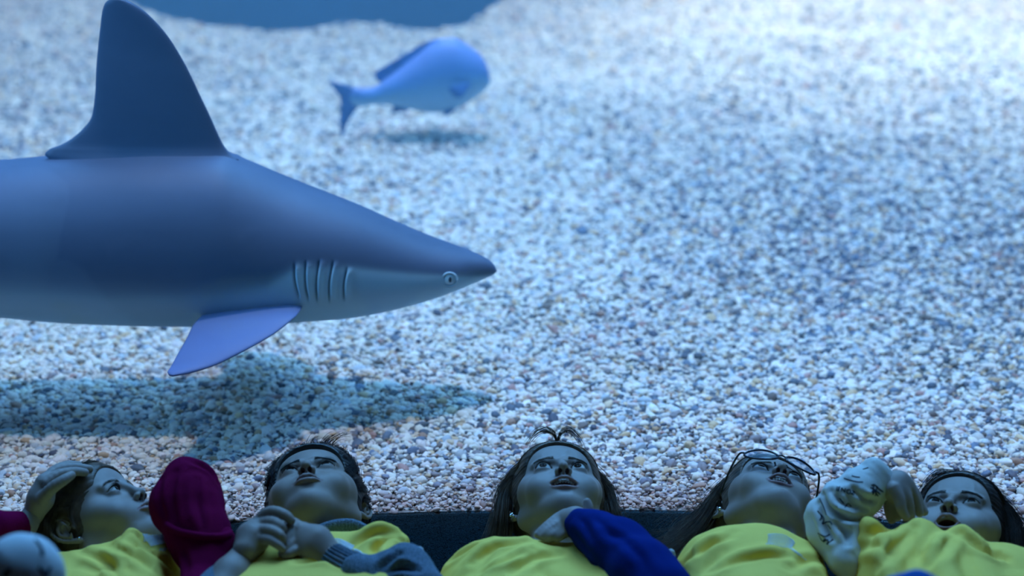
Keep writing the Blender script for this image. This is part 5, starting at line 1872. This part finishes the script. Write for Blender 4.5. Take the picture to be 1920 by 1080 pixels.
# ---- fifth child, on the right: round open mouth, printed sleeve
H_dark = hair_mat('dark_brown_hair', (0.016, 0.011, 0.010), (0.045, 0.030, 0.026))
p5 = empty('person', (0.66, 2.32, 0.0))
tag(p5, 'dark-haired child on the right, mouth round, pale printed sleeve raised to the face', 'person')
h5 = Head((0.668, 2.55, 0.076), -70.3, 18.6, -16.7, 0.955, (0.64, 2.42, 0.05), mouth='open', smile=-0.6, open_=11.0, lid=(2.6, 2.2), gaze=(8, 8), cheeks=1.06)
f5 = solid(None, None, [(px_chain([(1640, 902, 2.49), (1672, 906, 2.485)]), [0.017, 0.0165])], None, 0.002)
h5a = hand([
    (px_chain([(1690, 906, 2.48), (1706, 920, 2.475), (1716, 940, 2.47), (1724, 962, 2.462)]), [0.0098, 0.0092, 0.0082, 0.0062]),
    (px_chain([(1696, 904, 2.49), (1712, 922, 2.485), (1722, 942, 2.48), (1733, 960, 2.472)]), [0.0095, 0.0088, 0.0078, 0.006]),
    (px_chain([(1684, 912, 2.47), (1698, 930, 2.46), (1704, 950, 2.452), (1708, 972, 2.445)]), [0.0098, 0.0092, 0.008, 0.0062]),
    (px_chain([(1676, 916, 2.46), (1686, 936, 2.45), (1690, 954, 2.442), (1698, 970, 2.438)]), [0.0092, 0.0084, 0.0072, 0.0058]),
    (px_chain([(1674, 920, 2.48), (1670, 940, 2.475), (1669, 958, 2.47), (1672, 974, 2.465)]), [0.0112, 0.0096, 0.0084, 0.0066])],
    palm=[(px_chain([(1666, 908, 2.485), (1684, 908, 2.482), (1696, 914, 2.482)]), [0.0175, 0.0185, 0.0160]), (px_chain([(1672, 918, 2.472), (1686, 924, 2.468)]), [0.016, 0.016]), (px_chain([(1680, 914, 2.485), (1679, 962, 2.475)]), [0.0155, 0.0125])])
body_mesh(p5, h5, [f5, h5a], M_skin_warm, [([(0.65, 2.48, 0.055), (0.66, 2.36, 0.055)], [0.036, 0.042]), ([(0.60, 2.36, 0.055), (0.76, 2.36, 0.055)], [0.042, 0.042]), ([(0.66, 2.36, 0.06), (0.66, 2.00, 0.06)], [0.055, 0.055])])
h5.eyeparts(p5, 6.0, 1.1, H_dark)
h5.hair_cap(p5, H_dark, FACE, 5, 2.0)
lk = []
for s_ in (1, -1):
    for t in np.linspace(0, 1, 12):
        lk.append(([(s_ * (1 + 62 * t), -64 + 32 * t ** 1.4, 78 - 44 * t), (s_ * (20 + 58 * t), -36 + 24 * t, 92 - 52 * t), (s_ * 82, 0 + 16 * t, 40 - 22 * t), (s_ * 86, 34, -10), (s_ * 92, 64, -50)], 75, (3, 5, 8)))
    lk.append(([(s_ * 62, -28, 34), (s_ * 76, -12, 10), (s_ * 82, 4, -24), (s_ * 90, 34, -54), (s_ * 104, 66, -86), (s_ * 126, 86, -116)], 240 if s_ > 0 else 90, (5, 8, 14)))
lk.append(([(30, 60, 70), (80, 56, 50), (104, 60, 0), (112, 70, -50), (124, 80, -100)], 220, (9, 12, 16)))
lk.append(([(-8, -66, 78), (-36, -74, 66), (-58, -58, 38), (-70, -40, 14)], 40, (3, 4, 5)))
h5.hair_strands(p5, H_dark, lk, 5)
s5 = shirt(p5, [(1545, 1110), (1566, 1078), (1573, 1045), (1590, 1010), (1606, 982), (1620, 964), (1632, 966), (1650, 977), (1675, 989), (1695, 989), (1712, 978), (1728, 971), (1742, 972), (1757, 981), (1772, 992), (1788, 993), (1803, 989), (1820, 993), (1838, 1004), (1853, 1012), (1880, 1013), (1910, 1020), (1960, 1042), (2010, 1080)], 2.43, (0.464, 0.90),
           folds=[((1610, 1000), (1580, 1070), 0.008, 0.012), ((1655, 1020), (1600, 1050), -0.022, 0.018), ((1715, 1000), (1660, 1070), 0.014, 0.016), ((1800, 1010), (1765, 1060), 0.010, 0.016), ((1765, 1015), (1730, 1060), -0.008, 0.012), ((1850, 1028), (1910, 1060), -0.008, 0.012), ((1790, 1010), (1880, 1050), 0.008, 0.010)],
           neck=((0.665, 2.60, 0.10), (0.66, 2.49, 0.075), 0.036), seed=55, drop=0.04, y_end=2.04)
s5['label'] = 'yellow jersey with raised folds'
sl5 = solid('sleeve', p5, [(px_chain([(1560, 968, 2.47), (1590, 944, 2.475), (1615, 924, 2.48), (1640, 898, 2.49)]), [0.033, 0.036, 0.034, 0.0265]), (px_chain([(1641, 879, 2.495), (1655, 908, 2.485)]), [0.012, 0.0165]),
                           (px_chain([(1556, 970, 2.47), (1562, 1000, 2.45), (1590, 1045, 2.41)]), [0.031, 0.031, 0.030]),
                           (px_chain([(1585, 960, 2.47), (1590, 1000, 2.44)]), [0.022, 0.024])], M_print, 0.002, 0.012, 0.009, 50, 9,
            subs=[(W(1640, 1000, 2.40), W(1600, 985, 2.42), 0.004)])
sl5['label'] = 'pale cotton sleeve printed with dark writing and scribbles'
crease(s5, [[(1600, 1030), (1640, 1020), (1668, 1030)], [(1650, 1060), (1690, 1015), (1712, 990)], [(1745, 1058), (1775, 1020), (1790, 1000)], [(1800, 1000), (1840, 1030), (1880, 1050)], [(1605, 1000), (1640, 1002), (1670, 1000)]], 0.007, 0.008)
crease(sl5, [[(1545, 928), (1558, 955), (1590, 972), (1612, 972)], [(1560, 922), (1582, 945), (1612, 958)], [(1582, 925), (1600, 942), (1622, 950)], [(1600, 920), (1620, 935), (1640, 938)], [(1536, 945), (1545, 980), (1560, 1010)], [(1570, 985), (1585, 1000), (1590, 1020)]], 0.0065, 0.0045)
zone = [[(1569, 913), (1574, 915)], [(1568, 916), (1573, 918)], [(1567.5, 919), (1572.5, 920.5)], [(1574.5, 912.5), (1572.5, 921)],
        [(1578, 914.5), (1577, 921.5)], [(1578, 914.5), (1584, 923)], [(1585, 916), (1584, 923)],
        [(1589, 918), (1587.5, 922), (1590, 925.5), (1593.5, 925), (1595, 921), (1592.5, 918), (1589, 918)],
        [(1597.5, 920), (1603, 922.5)], [(1603, 922.5), (1596, 925.5)], [(1596, 925.5), (1601.5, 928)]]
print_on(sl5, 'printed_word', zone, 0.00075, M_ink, sl5)
scr = [[(1583, 897), (1596, 901), (1607, 903.5), (1618, 904)], [(1597, 892), (1605, 894.5), (1612, 895)], [(1618, 880), (1628, 877)], [(1574, 934), (1582, 944)], [(1584, 952), (1590, 944), (1596, 950)],
       [(1634, 910), (1640, 909), (1650, 918), (1656, 922)], [(1632, 914), (1640, 918), (1648, 924)], [(1634, 922), (1642, 920), (1650, 927)], [(1636, 928), (1640, 922), (1646, 930)], [(1638, 911), (1636, 925)], [(1644, 914), (1641, 930)],
       [(1537, 935), (1544, 950), (1550, 966)], [(1533, 958), (1540, 968), (1537, 976)], [(1536, 962), (1545, 972), (1542, 982), (1550, 978)], [(1546, 980), (1556, 978), (1560, 984)], [(1552, 984), (1558, 992)],
       [(1534, 1000), (1546, 1006), (1556, 1002)], [(1536, 1004), (1542, 1014), (1548, 1010)], [(1544, 1016), (1552, 1012), (1552, 1022)], [(1550, 1020), (1562, 1012)]]
for st_ in scr:
    print_on(sl5, 'printed_scribble', [st_], 0.00095, M_ink, sl5)
legs(p5, (0.66, 2.00, 0.06), ((0.60, 1.75, 0.08), (0.73, 1.74, 0.08)), ((0.59, 1.48, 0.035), (0.74, 1.47, 0.035)), M_dark_tr)
